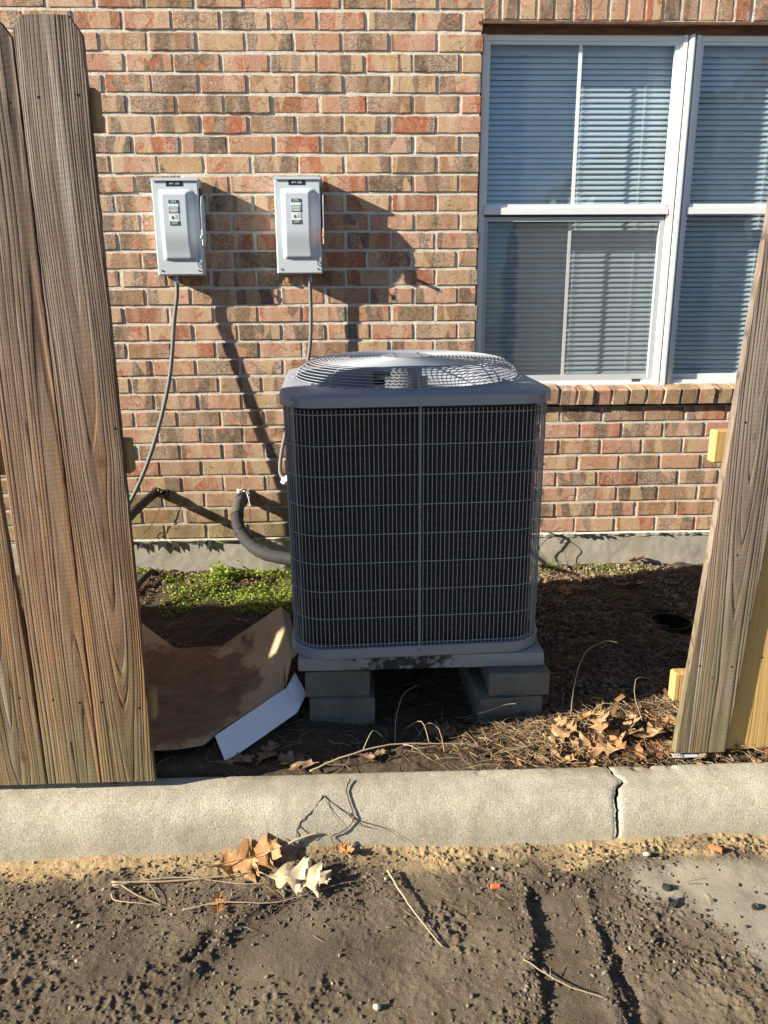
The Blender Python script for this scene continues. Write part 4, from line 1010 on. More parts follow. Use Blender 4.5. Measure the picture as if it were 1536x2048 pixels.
# ------------------------------------------------------------------ fences
def board_mesh(outline, th, sub=.02):
    """board from a front outline [(x,z)...] given as left and right edges by height"""
    L_, Rr = outline; zs = sorted(set([p[1] for p in L_]+[p[1] for p in Rr])); zz = []
    for a, b in zip(zs, zs[1:]): n = max(1, int((b-a)/sub)); zz += [a+(b-a)*k/n for k in range(n)]
    zz.append(zs[-1]); lx = np.interp(zz, [p[1] for p in L_], [p[0] for p in L_]); rx = np.interp(zz, [p[1] for p in Rr], [p[0] for p in Rr])
    lx = lx + .0009*fbm(np.array(zz), np.zeros(len(zz)), 25, 3, 4+int(lx[0]*50)); rx = rx + .0009*fbm(np.array(zz), np.zeros(len(zz)), 25, 3, 9+int(rx[0]*50))
    V = []; F = []; n = len(zz); e = .002
    for k, z in enumerate(zz):
        a, b = lx[k], rx[k]
        V += [(a, th, z), (a, e, z), (a+e, 0, z), ((a+b)/2, -.0006, z), (b-e, 0, z), (b, e, z), (b, th, z)]
    for k in range(n-1):
        for j in range(6): F.append((k*7+j, k*7+j+1, (k+1)*7+j+1, (k+1)*7+j))
        F.append((k*7+6, k*7, (k+1)*7, (k+1)*7+6))
    F += [tuple(reversed(range(7))), tuple((n-1)*7+j for j in range(7))]
    return V, F
fl = thing('wooden_fence', 'weathered wooden fence of dog-eared boards, left of the air conditioner', 'fence', (-.66, 1.885, .12))
def nail(parent, x, y, z, r=.0032):
    m = MB(); m.tube([(x, y+.002, z), (x+.0005, y-.0012, z-.0003)], r, 7); m.build('nail', M_BLACK, parent)
def board(parent, x0, x1, y, z0, z1, mat, th=.016, ear=(.022, .022), lean=0.0, name='board', outline=None, nails=()):
    w = x1-x0; h = z1-z0
    if outline is None:
        outline = ([(-w/2, 0), (-w/2, h-ear[0]*1.4), (-w/2+ear[0], h)], [(w/2, 0), (w/2, h-ear[1]*1.4), (w/2-ear[1], h)])
    V, F = board_mesh(outline, th); m = MB(); m.add(V, F); o = m.build(name, mat, parent, True)
    o.data.polygons.foreach_set('use_smooth', [False]*len(o.data.polygons))
    q = parent.location; o.location = ((x0+x1)/2-q[0], y-q[1], z0-q[2]); o.rotation_euler = (0, lean, 0)
    for (nx_, nz_) in nails: nail(o, nx_, 0, nz_)
    return o
WA = mk_wood('board_wood_a', x0=.004, zc=1.45, slope=.030, d0=-.006, freq=125, gray=.36, knots=((.020, .915, .024),), seed=1.3)
WB = mk_wood('board_wood_b', x0=.055, zc=.3, slope=.012, d0=.03, freq=115, gray=.26, seed=5.1)
WC = mk_wood('board_wood_c', x0=.02, zc=.5, slope=.05, d0=.0, freq=95, gray=.12, knots=((.03, .085, .022),), seed=8.7)
WD = mk_wood('board_wood_d', x0=.0, zc=1.0, slope=.04, d0=.01, freq=140, gray=.4, seed=3.3)
board(fl, -.7370, -.5885, 1.885, .118, 2.020, WA, ear=(.020, .026), nails=((-.035, 1.74), (.052, 1.745), (-.05, .25), (.05, .23), (.06, 1.0)))
board(fl, -.8850, -.7395, 1.885, .118, 2.006, WB, nails=((-.03, .26), (.04, .25), (.05, 1.73), (-.03, 1.72)))
m = MB(); m.box((.006, -.0009, .0), (.0085, .0, .13)); o = m.build('split', M_BLACK, fl); o.location = (-.812+.66, 0, 0); o.rotation_euler = (0, R(-1.5), 0)
board(fl, -1.052, -.9030, 1.887, .116, 2.02, WC, outline=([(-.0745, 0), (-.0745, 1.9)], [(.0870, 0), (.0850, .20), (.0790, .50), (.0720, .80), (.070, 1.9)]), nails=((.045, .27), (-.04, .26), (.03, 1.72)))
x = -1.058; k = 0
while x > -7.6:
    g_ = rnd.uniform(.0015, .006); mt = (WB, WD, WA, WC)[k % 4]
    if k == 9:        # slot added out of view to cast a sun patch on the cardboard
        board(fl, x-.145, x, 1.887, .118, 1.13, mt, ear=(.0, .0)); board(fl, x-.145, x, 1.887, 1.27, 2.0, mt, ear=(0, 0))
    else: board(fl, x-.145, x, 1.887, .117+rnd.uniform(-.004, .004), (2.0 if x > -3.2 else 2.2)+rnd.uniform(-.012, .012), mt)  # unseen far boards made taller to carry the fence shadow further over the bed
    x -= .145+g_; k += 1
for z in (1.795, 1.00, .300):
    m = MB(); m.box((-7.6+.66, .0165, z-.12), (-.575+.66, .0545, z+.088-.12), bev=.004); m.build('rail', M_RAILOLD, fl)
for x in (-2.9, -5.3, -7.55):
    m = MB(); m.box((x+.66-.045, .056, -.3), (x+.66+.045, .146, 1.80), bev=.004); m.build('post', WD, fl)

fr_ = thing('wooden_fence', 'leaning wooden fence panel with a new yellow board, right edge of the view', 'fence', (1.0, 1.975, .115))
WR = mk_wood('board_wood_right', x0=.050, zc=.9, slope=-.020, d0=.02, freq=120, gray=1.15, h=3.2, knots=((.012, .245, .009), (.09, 1.03, .018)), seed=11.2)
WY = mk_wood('board_wood_new', x0=.0, zc=1.0, slope=.03, d0=.02, freq=70, fresh=True, knots=((.03, .30, .006),), seed=2.2)
WY2 = mk_wood('board_wood_mixed', x0=.02, zc=1.0, slope=.03, d0=.02, freq=110, gray=.5, seed=6.2)
tl = math.tan(R(3.65))
def leanboard(parent, xb0, xb1, y, z0, h, mat, th, name='board', nails=(), k0=tl, k1=tl, label=None):
    w = xb1-xb0; outl = ([(-w/2, 0), (-w/2+k0*h, h)], [(w/2, 0), (w/2+k1*h, h)])
    V, F = board_mesh(outl, th); m = MB(); m.add(V, F); o = m.build(name, mat, parent)
    q = parent.location; o.location = ((xb0+xb1)/2-q[0], y-q[1], z0-q[2])
    if label: o['label'] = label
    for (nx_, nz_) in nails: nail(o, nx_+tl*nz_, 0, nz_)
    return o
leanboard(fr_, .930, 1.083, 1.962, .112, 1.88, WR, .026, nails=((-.05, .285), (.045, .28), (-.045, .99), (.0, .62)), label='grey weathered board')
leanboard(fr_, 1.084, 1.230, 1.980, .110, 1.88, WY, .018, nails=((-.01, .30), (.04, .30)), k0=tl*.72, label='new yellow board')
leanboard(fr_, 1.236, 1.380, 1.978, .112, 1.88, WY2, .018)
leanboard(fr_, 1.386, 1.530, 1.978, .112, 1.88, WD, .018)
x = 1.536
for k in range(8): leanboard(fr_, x, x+.144, 1.979, .112, 1.88, (WY2, WB, WD)[k % 3], .018, k0=tl*(1-k*.1), k1=tl*(.9-k*.1)); x += .149
for z, x0 in ((.262, .924), (.985, .968), (1.72, 1.075)):
    m = MB(); m.box((x0-1.0, .0265, z-.115), (2.7-1.0, .0645, z-.115+.090), bev=.004); m.build('rail', M_RAIL, fr_)
m = MB(); m.box((1.62, .066, -.3), (1.71, .156, 1.85), bev=.004); m.build('post', WD, fr_)

# ------------------------------------------------------------------ cardboard box, opened flat, wet in the middle
def sheet(name, P, F, mat, parent, th=.004, sub=0):
    V = [Vector(p) for p in P]; m = MB(); n = len(V)
    nz = Vector((0, 0, 1))
    m.add(V, F); m.add([p-nz*th for p in V], [tuple(reversed(f)) for f in F])
    edges = {}
    for f in F:
        for a, b in zip(f, f[1:]+f[:1]): edges[(a, b)] = 1
    bd = [(a, b) for (a, b) in edges if (b, a) not in edges]
    for a, b in bd: m.f.append((b, a, n+a, n+b))
    return m.build(name, mat, parent)
cb = thing('cardboard_box', 'flattened wet cardboard box with a white flap beside the concrete blocks', 'cardboard box', (-.6, 2.4, .1))
def cbp(o): o.matrix_parent_inverse = Matrix.Translation((.6, -2.4, -.1)); return o
# floor panel as a warped grid between its measured outline
left = [(-1.00, 2.03), (-1.05, 2.45), (-1.10, 2.80)]
nU, nV = 40, 30; V = []
bot = [(-1.0, 2.03, .125), (-.62, 2.025, .122), (-.56, 2.032, .120), (-.484, 2.058, .118), (-.455, 2.125, .120), (-.267, 2.335, .150)]
top = [(-1.05, 2.86, .14), (-.905, 2.90, .150), (-.726, 2.735, .122), (-.62, 2.745, .120), (-.551, 2.754, .122), (-.270, 2.435, .225)]
def along(P, u):
    L_ = [0]
    for a, b in zip(P, P[1:]): L_.append(L_[-1]+math.dist(a, b))
    s0 = u*L_[-1]; return [float(np.interp(s0, L_, [p[i] for p in P])) for i in range(3)]
for j in range(nV):
    for i in range(nU):
        u = i/(nU-1); w = j/(nV-1); a = along(bot, u); b = along(top, u)
        p = [a[k]*(1-w)+b[k]*w for k in range(3)]; p[2] += .010*float(fbm(p[0], p[1], 5, 3, 91))*(1-u) + .004
        V.append(p)
F = [(j*nU+i, j*nU+i+1, (j+1)*nU+i+1, (j+1)*nU+i) for j in range(nV-1) for i in range(nU-1)]
cbp(sheet('floor_panel', V, F, M_CARD, cb))
def quadgrid(a, b, c, d, n=14, bulge=.006, sd=0):
    V = []
    for j in range(n):
        for i in range(n):
            u, w = i/(n-1), j/(n-1); p = [(a[k]*(1-u)+b[k]*u)*(1-w)+(d[k]*(1-u)+c[k]*u)*w for k in range(3)]
            p[2] += bulge*math.sin(math.pi*u)*math.sin(math.pi*w); V.append(p)
    return V, [(j*n+i, j*n+i+1, (j+1)*n+i+1, (j+1)*n+i) for j in range(n-1) for i in range(n-1)]
V, F = quadgrid((-.551, 2.754, .124), (-.262, 2.345, .152), (-.243, 2.405, .236), (-.284, 2.52, .382), bulge=.004)
cbp(sheet('side_wall', V, F, M_CARD, cb))
V, F = quadgrid((-.283, 2.52, .380), (-.242, 2.403, .236), (-.2225, 2.415, .250), (-.2535, 2.51, .352), 6, 0)
cbp(sheet('turned_edge', V, F, M_CARDP, cb))
V, F = quadgrid((-1.05, 2.70, .13), (-.726, 2.735, .126), (-.905, 2.93, .152), (-1.10, 2.97, .20), 6, .0)
cbp(sheet('corner_flap', V, F, M_CARDP, cb))
# white outer face: the tilted side of the box towards the camera
V, F = quadgrid((-.458, 2.098, .124), (-.262, 2.330, .156), (-.216, 2.240, .118), (-.412, 2.004, .092), 6, .0)
cbp(sheet('white_flap', V, F, M_CARDW, cb, th=-.003))
V, F = quadgrid((-.262, 2.330, .150), (-.233, 2.400, .180), (-.190, 2.335, .134), (-.216, 2.240, .118), 5, 0)
cbp(sheet('white_corner', V, F, M_CARDW, cb, th=-.003))

# ------------------------------------------------------------------ hole, hose stub, white strip
m = MB(); m2 = thing('drain_pipe', 'open black drain pipe sunk in the straw near the right fence', 'drain pipe', (1.31, 2.93, .10))
m.tube([(0, 0, -.20), (0, 0, .012)], .086, 28, cap=False); m.tube([(0, 0, -.20), (0, 0, .012)], .081, 28, cap=False)
rr_ = [(.0835*math.cos(a), .0835*math.sin(a), .012) for a in [2*math.pi*k/28 for k in range(28)]]; m.tube(rr_, .004, 5, closed=True)
m.build('pipe_wall', M_BLACK, m2)
m = MB(); m.tube([(0, 0, -.14), (0, 0, -.138)], .082, 20); m.build('pipe_bottom', M_BED, m2)
t = MB(); t.tube(spline([(-.985, 3.50, .165), (-1.005, 3.47, .185), (-1.03, 3.38, .172), (-1.045, 3.28, .15)]), .014, 10)
tag(t.build('hose_stub', M_BLACK, None, True), 'short black rubber hose end lying in the green weeds', 'hose')
t = MB(); t.box((.925, 1.958, .098), (1.02, 1.974, .103), bev=.001); tag(t.build('plastic_strip', M_SASH), 'pale plastic strip lying under the leaning weathered board', 'plastic strip')

# ------------------------------------------------------------------ small debris of the lot and the bed
ico = [(0, 0, 1), (.894, 0, .447), (.276, .851, .447), (-.724, .526, .447), (-.724, -.526, .447), (.276, -.851, .447), (.724, .526, -.447), (-.276, .851, -.447), (-.894, 0, -.447), (-.276, -.851, -.447), (.724, -.526, -.447), (0, 0, -1)]
icof = [(0,1,2),(0,2,3),(0,3,4),(0,4,5),(0,5,1),(1,6,2),(2,7,3),(3,8,4),(4,9,5),(5,10,1),(2,6,7),(3,7,8),(4,8,9),(5,9,10),(1,10,6),(11,7,6),(11,8,7),(11,9,8),(11,10,9),(11,6,10)]
def stones(name, x, y, hfun, smin, smax, mat, label, flat=.6, sink=.3, power=3.0):
    N = len(x); s = smin+(smax-smin)*nrs.rand(N)**power; z = hfun(x, y)
    parts_V = []; parts_F = []; off = 0
    for v in range(6):
        sel = np.arange(N) % 6 == v; n_ = sel.sum()
        tv = np.array(ico)*(1+nrs.uniform(-.42, .42, (12, 1)))*np.array([1, nrs.uniform(.6, .95), flat])
        Rm = rots(n_, .35); V, F = scatter(tv, icof, np.stack([x[sel], y[sel], z[sel]+s[sel]*flat*(1-sink*1.6)], -1), Rm, s[sel])
        parts_V.append(V); parts_F.append(F+off); off += len(V)
    return tag(link(name, arrmesh(name, np.concatenate(parts_V), np.concatenate(parts_F)), mat), label, kind='stuff')
def rej(n, x0, x1, y0, y1, dens):
    x = nrs.uniform(x0, x1, n); y = nrs.uniform(y0, y1, n); k = nrs.rand(n) < dens(x, y); return x[k], y[k]
x, y = rej(26000, -1.3, 1.5, .98, 1.77, lambda x, y: (1-.93*amask(x, y))*(1-.9*inside_track(x, y))*(1-.93*np.exp(-(((x+.21)/.15)**2+((y-1.44)/.10)**2)**2))*(.15+.85*sstep(-.3, .6, fbm(x, y, 5, 4, 101))))
stones('mud_clods', x, y, hlot, .0012, .0075, M_CLOD, 'crumbs and clods of mud scattered over the lot', power=4.5, flat=.45, sink=.45)
def band(x, y):
    d, s, T = polydist(x, y, TR1+TR2[1:]); d2, s, T = polydist(x, y, RG); d3 = np.abs(x-(.70+.55*(1.70-y))+.09*fbm(x, y, 5, 4, 61))
    return np.clip(np.exp(-(d/.03)**2)+np.exp(-(d2/.035)**2)+.6*np.exp(-(d3/.06)**2), 0, 1)
x, y = rej(24000, -1.2, 1.4, 1.0, 1.76, band)
stones('mud_crumbs', x, y, hlot, .0015, .0085, M_CLOD, 'larger mud crumbs along the ridges of the scraped track', power=4, flat=.5, sink=.4)
x, y = rej(10000, .45, 1.55, 2.3, 3.56, lambda x, y: sstep(-.5, .1, fbm(x, y, 3, 3, 111)+.5*(1.15-x))*(((x-1.31)**2+(y-2.93)**2) > .0085))
stones('bed_gravel', x, y, hbed, .005, .0125, M_PEB, 'brown pebbles covering the bed right of the air conditioner', flat=.5, sink=.1, power=1.2)
x, y = rej(2600, -1.2, -.3, 2.75, 3.6, lambda x, y: sstep(.1, .5, fbm(x, y, 4, 3, 113)))
stones('bed_gravel', x, y, hbed, .004, .010, M_PEB, 'scattered pebbles between the cardboard and the weeds', flat=.5, sink=.1, power=1.4)
x, y = rej(1300, -1.3, 1.6, 1.60, 1.775, lambda x, y: .25+.75*sstep(1.68, 1.76, y))
stones('sand_grit', x, y, hlot, .0015, .0065, M_PEB, 'coarse grit gathered along the foot of the kerb', power=4)
# straw and pine needles: thin bent strips
def strands(name, x, y, hfun, lmin, lmax, r, mat, label, tilt=.12, lift=.004):
    N = len(x); tv = []; 
    for k in range(5):
        u = k/4-.5; c = np.array([u, .10*math.cos(u*math.pi)-.05, .05*math.cos(u*math.pi)])
        for a in range(3): tv.append(c+np.array([0, math.cos(a*2.094)*1.0, math.sin(a*2.094)*1.0])*0 + np.array([0, 0, 0]))
    tv = np.array(tv); off3 = np.array([[0, math.cos(a*2.094), math.sin(a*2.094)] for _ in range(5) for a in range(3)])
    tf = [(k*3+a, k*3+(a+1) % 3, (k+1)*3+(a+1) % 3, (k+1)*3+a) for k in range(4) for a in range(3)]
    Ls = nrs.uniform(lmin, lmax, N); Rm = rots(N, tilt); bend = nrs.uniform(-2.4, 2.4, N)
    V = tv[None]*Ls[:, None, None]; V[..., 1] *= bend[:, None]; V = V + off3[None]*(r*nrs.uniform(.6, 1.4, N))[:, None, None]
    V = np.einsum('nij,nkj->nki', Rm, V); loc = np.stack([x, y, hfun(x, y)+lift*nrs.rand(N)+.001], -1); V = V+loc[:, None]
    F = (np.array(tf)[None]+(np.arange(N)*15)[:, None, None]).reshape(-1, 4)
    return tag(link(name, arrmesh(name, V.reshape(-1, 3), F), mat), label, kind='stuff')
x, y = rej(14000, .5, 1.75, 1.99, 3.5, lambda x, y: np.clip(.30+.6*sstep(-.2, .4, fbm(x, y, 3, 3, 121)), 0, 1)*(((x-1.31)**2+(y-2.93)**2) > .0082))
strands('pine_straw', x, y, hbed, .03, .11, .0008, M_STRAW, 'dry straw and pine needles over the bed right of the air conditioner', .14, .012)
x, y = rej(5200, .15, 1.5, 1.955, 2.30, lambda x, y: sstep(.1, .7, x)*sstep(2.32, 2.16, y))
strands('pine_straw', x, y, hbed, .02, .09, .0010, M_STRAW, 'matted dry straw along the back of the kerb', .25, .025)
x, y = rej(2600, -1.2, .7, 1.96, 3.5, lambda x, y: .6+0*x)
strands('pine_straw', x, y, hbed, .03, .10, .0008, M_STRAW, 'thin straw on the shaded soil round the blocks', .12, .006)
x, y = rej(420, -.9, .9, 1.45, 1.77, lambda x, y: np.exp(-((x+.1)/.35)**2)*sstep(1.45, 1.72, y)+.08)
strands('straw_bits', x, y, hlot, .02, .08, .0007, M_STRAW, 'bits of straw lying on the mud below the kerb', .10, .006)
x, y = rej(700, -1.0, -.30, 2.1, 2.7, lambda x, y: np.clip(1-((x+.7)/.35)**2-((y-2.38)/.34)**2, 0, 1))
strands('straw_bits', x, y, lambda x, y: .148+0*x, .01, .06, .0008, M_STRAW, 'straw and dirt lying on the wet cardboard', .06, .004)
# small ragged leaf pieces
lt = np.array([(0, 0, 0), (.5, .18, .06), (1, 0, .0), (.5, -.2, .08), (.78, .30, .10), (.25, -.26, .05)]); ltf = [(0, 3, 1), (1, 3, 2), (1, 2, 4), (0, 5, 3)]
x, y = rej(1500, .35, 1.5, 1.965, 2.45, lambda x, y: sstep(.3, .8, x)*sstep(2.42, 2.1, y))
V, F = scatter(lt, ltf, np.stack([x, y, hbed(x, y)+.004+.022*nrs.rand(len(x))], -1), rots(len(x), .45), nrs.uniform(.012, .045, len(x)))
tag(link('leaf_litter', arrmesh('leaf_litter', V, F), M_LITTER), 'crumpled brown leaf litter piled behind the kerb', kind='stuff')
x, y = rej(260, -1.2, 1.6, 2.0, 3.55, lambda x, y: .8+0*x)
V, F = scatter(lt, ltf, np.stack([x, y, hbed(x, y)+.006], -1), rots(len(x), .35), nrs.uniform(.012, .04, len(x)))
tag(link('leaf_litter', arrmesh('leaf_litter', V, F), M_LITTER), 'sparse leaf scraps over the bed', kind='stuff')
# green weeds
def weeds(x, y, label, smin=.006, smax=.017, hgt=.03):
    lf = np.array([(0, 0, 0), (.5, .32, .12), (1, .1, .04), (1.05, -.1, .04), (.5, -.32, .12)]); lff = [(0, 4, 1), (1, 4, 3), (1, 3, 2)]
    z = hbed(x, y)+hgt*nrs.rand(len(x))**1.5*(.4+.6*sstep(-.3, .6, fbm(x, y, 12, 3, 131)))
    V, F = scatter(lf, lff, np.stack([x, y, z], -1), rots(len(x), .5), nrs.uniform(smin, smax, len(x)))
    return tag(link('weeds', arrmesh('weeds', V, F), M_GREEN), label, kind='stuff')
x, y = rej(17000, -1.25, -.20, 3.02, 3.60, lambda x, y: sstep(.0, .35, fbm(x, y, 4.5, 4, 141)+.25-.9*sstep(3.22, 3.02, y+.05*fbm(x, y, 5, 2, 7))-.5*sstep(3.5, 3.62, y)-.6*np.exp(-((x+.88)/.12)**2-((y-3.40)/.16)**2)))
weeds(x, y, 'low bright green weeds between the foundation and the cardboard')
x, y = rej(2600, .6, 1.9, 3.42, 3.60, lambda x, y: sstep(.1, .5, fbm(x, y, 6, 3, 151)+.5*np.exp(-((x-1.38)/.25)**2)-.1))
weeds(x, y, 'thin green weeds at the foot of the foundation under the window', .005, .012)
x, y = rej(500, -.72, -.60, 3.42, 3.58, lambda x, y: 1+0*x)
weeds(x, y, 'taller clump of clover against the foundation', .010, .024, .085)

# ---- oak leaves
def leaf(loc, size, rz, tilt, curl, mat, label, group=None, seed=0, pitch=0.0):
    rs = random.Random(seed)
    if 11 < seed < 31 or seed >= 60: tilt *= .62; size *= .9; loc = (loc[0], loc[1], loc[2]-.006)
    T = [(0, .012), (.10, .05), (.17, .17), (.25, .23), (.27, .14), (.34, .12), (.44, .30), (.54, .40), (.52, .27), (.60, .29), (.57, .17), (.63, .14), (.73, .24), (.84, .30), (.79, .17), (.83, .11), (.90, .13), (.97, .16), (.94, .08), (1.0, .0)]
    V = []; F = []; mx = 0; n = len(T)
    def bend(t_, w_):
        x = (t_-.5); z = curl*(x*x*1.2) + abs(w_)*curl*.9*(.5+.5*math.sin(t_*7+seed)) + .03*math.sin(t_*13+w_*9+seed)
        return (x*size, w_*size, z*size)
    for side in (1, -1):
        o = len(V); mx = 0
        for t_, w_ in T:
            jt = t_+rs.uniform(-.02, .02) if 0 < t_ < 1 else t_; w2 = w_*rs.uniform(.75, 1.2); mx = max(mx, jt)
            sp = min(mx, 1)
            V.append(bend(sp if False else (t_ if t_ >= mx-.03 else mx), 0)); V.append(bend((sp+jt)/2, side*w2*.5)); V.append(bend(jt, side*w2))
        for k in range(n-1):
            for j in (0, 1):
                q = (o+k*3+j, o+k*3+j+1, o+(k+1)*3+j+1, o+(k+1)*3+j); F.append(q if side > 0 else q[::-1])
    m = MB(); m.add(V, F); m.tube([bend(-.13, 0), bend(-.06, .005), bend(0, 0), bend(.5, 0), bend(.98, 0)], [size*.010, size*.009, size*.010, size*.006, size*.002], 5)
    o = m.build('oak_leaf', mat, None, True); o.location = loc; o.rotation_euler = (tilt, pitch, rz); return tag(o, label, 'leaf', group)
hl = lambda x, y, d=0.0: (x, y, float(hlot(x, y))+d); hb_ = lambda x, y, d=0.0: (x, y, float(hbed(x, y))+d)
leaf(hl(-.315, 1.738, .022), .185, R(14), R(22), .20, L_ORANGE, 'curled orange-brown oak leaf leaning against the kerb foot', seed=2, pitch=R(-6))
leaf(hl(-.170, 1.652, .014), .165, R(-6), R(11), .18, L_PALE, 'cream coloured oak leaf lying flat on the dark mud', seed=4)
leaf(hl(-.372, 1.590, .014), .075, R(100), R(10), .45, L_ORANGE, 'small orange oak leaf left of the cream leaf', seed=7)
leaf(hl(-.055, 1.765, .010), .060, R(-30), R(20), .5, L_RED, 'small reddish curled leaf scrap at the kerb foot right of the orange leaf', seed=9)
leaf(hb_(.745, 2.085, .058), .150, R(75), R(-52), .30, L_TAN, 'pointed tan oak leaf standing upright in the litter pile', seed=12)
leaf(hb_(.82, 2.07, .045), .115, R(60), R(-48), .35, L_TAN, 'pale tan leaf propped beside the upright pointed leaf', seed=14)
leaf(hb_(.70, 2.005, .035), .160, R(158), R(-22), .30, L_TAN, 'broad tan leaf sloping down over the litter above the kerb crack', seed=16)
leaf(hb_(.81, 1.985, .030), .115, R(230), R(-30), .40, L_ORANGE, 'orange-tan leaf hanging over the kerb edge right of the crack', seed=18)
leaf(hb_(.655, 1.968, .016), .095, R(10), R(-18), .45, L_ORANGE, 'rust orange leaf on the kerb edge left of the crack', seed=20)
leaf(hb_(.88, 2.05, .040), .120, R(20), R(-25), .45, L_TAN, 'curled tan leaf with a dark hollow in the litter pile', seed=22)
leaf(hb_(.60, 2.055, .034), .115, R(195), R(-20), .30, L_TAN, 'narrow tan leaf in front of the right concrete block', seed=24)
leaf(hb_(.645, 2.115, .040), .105, R(120), R(-35), .35, L_TAN, 'tan leaf behind the narrow one near the right concrete block', seed=25)
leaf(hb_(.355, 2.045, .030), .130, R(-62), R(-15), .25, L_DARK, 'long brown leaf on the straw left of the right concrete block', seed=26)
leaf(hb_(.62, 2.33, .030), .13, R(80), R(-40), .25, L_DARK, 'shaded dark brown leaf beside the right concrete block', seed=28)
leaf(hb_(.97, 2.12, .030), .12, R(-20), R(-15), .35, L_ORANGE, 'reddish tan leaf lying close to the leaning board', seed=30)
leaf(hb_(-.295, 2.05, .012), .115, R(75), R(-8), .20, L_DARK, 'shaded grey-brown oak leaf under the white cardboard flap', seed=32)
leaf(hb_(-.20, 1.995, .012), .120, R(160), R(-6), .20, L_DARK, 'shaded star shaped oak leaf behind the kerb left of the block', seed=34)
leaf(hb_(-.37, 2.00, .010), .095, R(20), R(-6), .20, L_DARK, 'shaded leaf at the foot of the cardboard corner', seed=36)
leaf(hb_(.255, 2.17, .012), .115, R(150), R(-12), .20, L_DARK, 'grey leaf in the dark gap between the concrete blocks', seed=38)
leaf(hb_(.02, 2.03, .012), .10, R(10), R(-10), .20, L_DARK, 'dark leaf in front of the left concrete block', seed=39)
leaf(hb_(.94, 3.22, .020), .10, R(110), R(-35), .35, L_RED, 'dark red leaf on the gravel below the window', seed=40)
leaf(hb_(1.27, 3.30, .015), .13, R(10), R(-20), .25, L_RED, 'red-brown oak leaf on the shaded gravel near the foundation', seed=42)
leaf(hb_(1.39, 3.56, .030), .11, R(30), R(-40), .3, L_ORANGE, 'orange leaf leaning on the foundation among green weeds', seed=44)
leaf(hb_(1.42, 2.88, .015), .11, R(200), R(-12), .25, L_RED, 'brown leaf at the rim of the black drain pipe', seed=46)

k = 0
for (lx, ly, d, sz, rz, ti, mt, lab) in (
    (.71, 2.15, .045, .10, 40, -45, L_ORANGE, 'orange-tan leaf at the back of the litter pile behind the upright leaf'),
    (.775, 2.03, .040, .11, 100, -40, L_ORANGE, 'folded orange leaf below the upright pointed leaf'),
    (.905, 1.995, .022, .10, 200, -20, L_RED, 'red-brown leaf near the foot of the leaning board'),
    (.72, 1.96, .012, .085, 290, -20, L_RED, 'crumpled rust leaf touching the top of the kerb crack'),
    (.60, 1.985, .018, .09, 140, -25, L_ORANGE, 'orange leaf in the straw left of the kerb crack'),
    (.55, 2.02, .022, .10, -10, -20, L_TAN, 'flat tan leaf in the straw before the right concrete block'),
    (.86, 2.13, .035, .09, 75, -45, L_TAN, 'small tan leaf at the back right of the litter pile'),
    (.47, 1.985, .015, .08, 220, -15, L_RED, 'small rust leaf on the straw left of the litter pile')):
    leaf(hb_(lx, ly, d), sz, R(rz), R(ti), .35, mt, lab, seed=60+k); k += 1

# ---- twigs and stems
def twig(P, r, label, mat=M_TWIG, name='twig', cat='twig', forks=(), rs=None):
    m = MB(); Q = spline(P, 6); Q = [q+Vector((rnd.gauss(0, .0006), rnd.gauss(0, .0006), 0)) for q in Q]
    m.tube(Q, [r*(1-.6*k/len(Q)) for k in range(len(Q))], 6)
    for f in forks: S = spline(f, 4); m.tube(S, [r*.6*(1-.6*k/len(S)) for k in range(len(S))], 5)
    return tag(m.build(name, mat, None, True), label, cat)
twig([hl(.059, 1.694, .012), hl(.085, 1.63, .014), hl(.12, 1.55, .012), hl(.179, 1.446, .006)], .0032, 'straight dry stick lying on the mud right of the leaves')
twig([hl(.36, 1.392, .008), hl(.40, 1.358, .012), hl(.45, 1.32, .012), hl(.513, 1.286, .006)], .0020, 'thin stick across the scraped track', forks=([hl(.41, 1.35, .012), hl(.415, 1.372, .018)],))
twig([hl(-.666, 1.687, .006), hl(-.52, 1.687, .010), hl(-.36, 1.695, .012), hl(-.27, 1.71, .012)], .0030, 'long pale stalk pointing left from under the orange leaf', forks=([hl(-.64, 1.68, .006), hl(-.58, 1.64, .008), hl(-.514, 1.611, .005)], [hl(-.60, 1.72, .006), hl(-.55, 1.66, .01), hl(-.52, 1.615, .006)]))
twig([hl(-.655, 1.652, .004), hl(-.64, 1.63, .006), hl(-.58, 1.615, .008), hl(-.515, 1.612, .004)], .0020, 'bent straw under the long pale stalk')
twig([hl(-.66, 1.675, .006), hl(-.50, 1.700, .010), hl(-.34, 1.672, .010), hl(-.26, 1.66, .010)], .0019, 'thin stalk crossing under the cream leaf')
twig([hl(-.46, 1.59, .008), hl(-.36, 1.598, .016), hl(-.22, 1.590, .010), hl(-.06, 1.64, .012), hl(0, 1.66, .006)], .0016, 'wiry stem passing below the cream leaf')
twig([hl(-.24, 1.765, .010), hl(-.18, 1.78, .030), hl(-.13, 1.785, .042)], .0050, 'short thick brown stick resting on the kerb foot by the orange leaf')
twig([hb_(-.16, 1.955, .028), (-.05, 1.985, .118), (.08, 2.01, .135), (.24, 2.02, .128), (.36, 2.03, .115)], .0030, 'long curved branch along the back of the kerb', forks=([(.0, 2.0, .128), (.03, 2.05, .16), (.06, 2.06, .13)], [(.12, 2.01, .135), (.15, 1.97, .15), (.20, 1.96, .11)], [(.2, 2.02, .13), (.18, 2.08, .17), (.13, 2.12, .12)]))
twig([hb_(.375, 2.19, .050), (.41, 2.17, .150), (.455, 2.17, .168), (.495, 2.17, .172)], .0028, 'pale twig resting against the right concrete block')
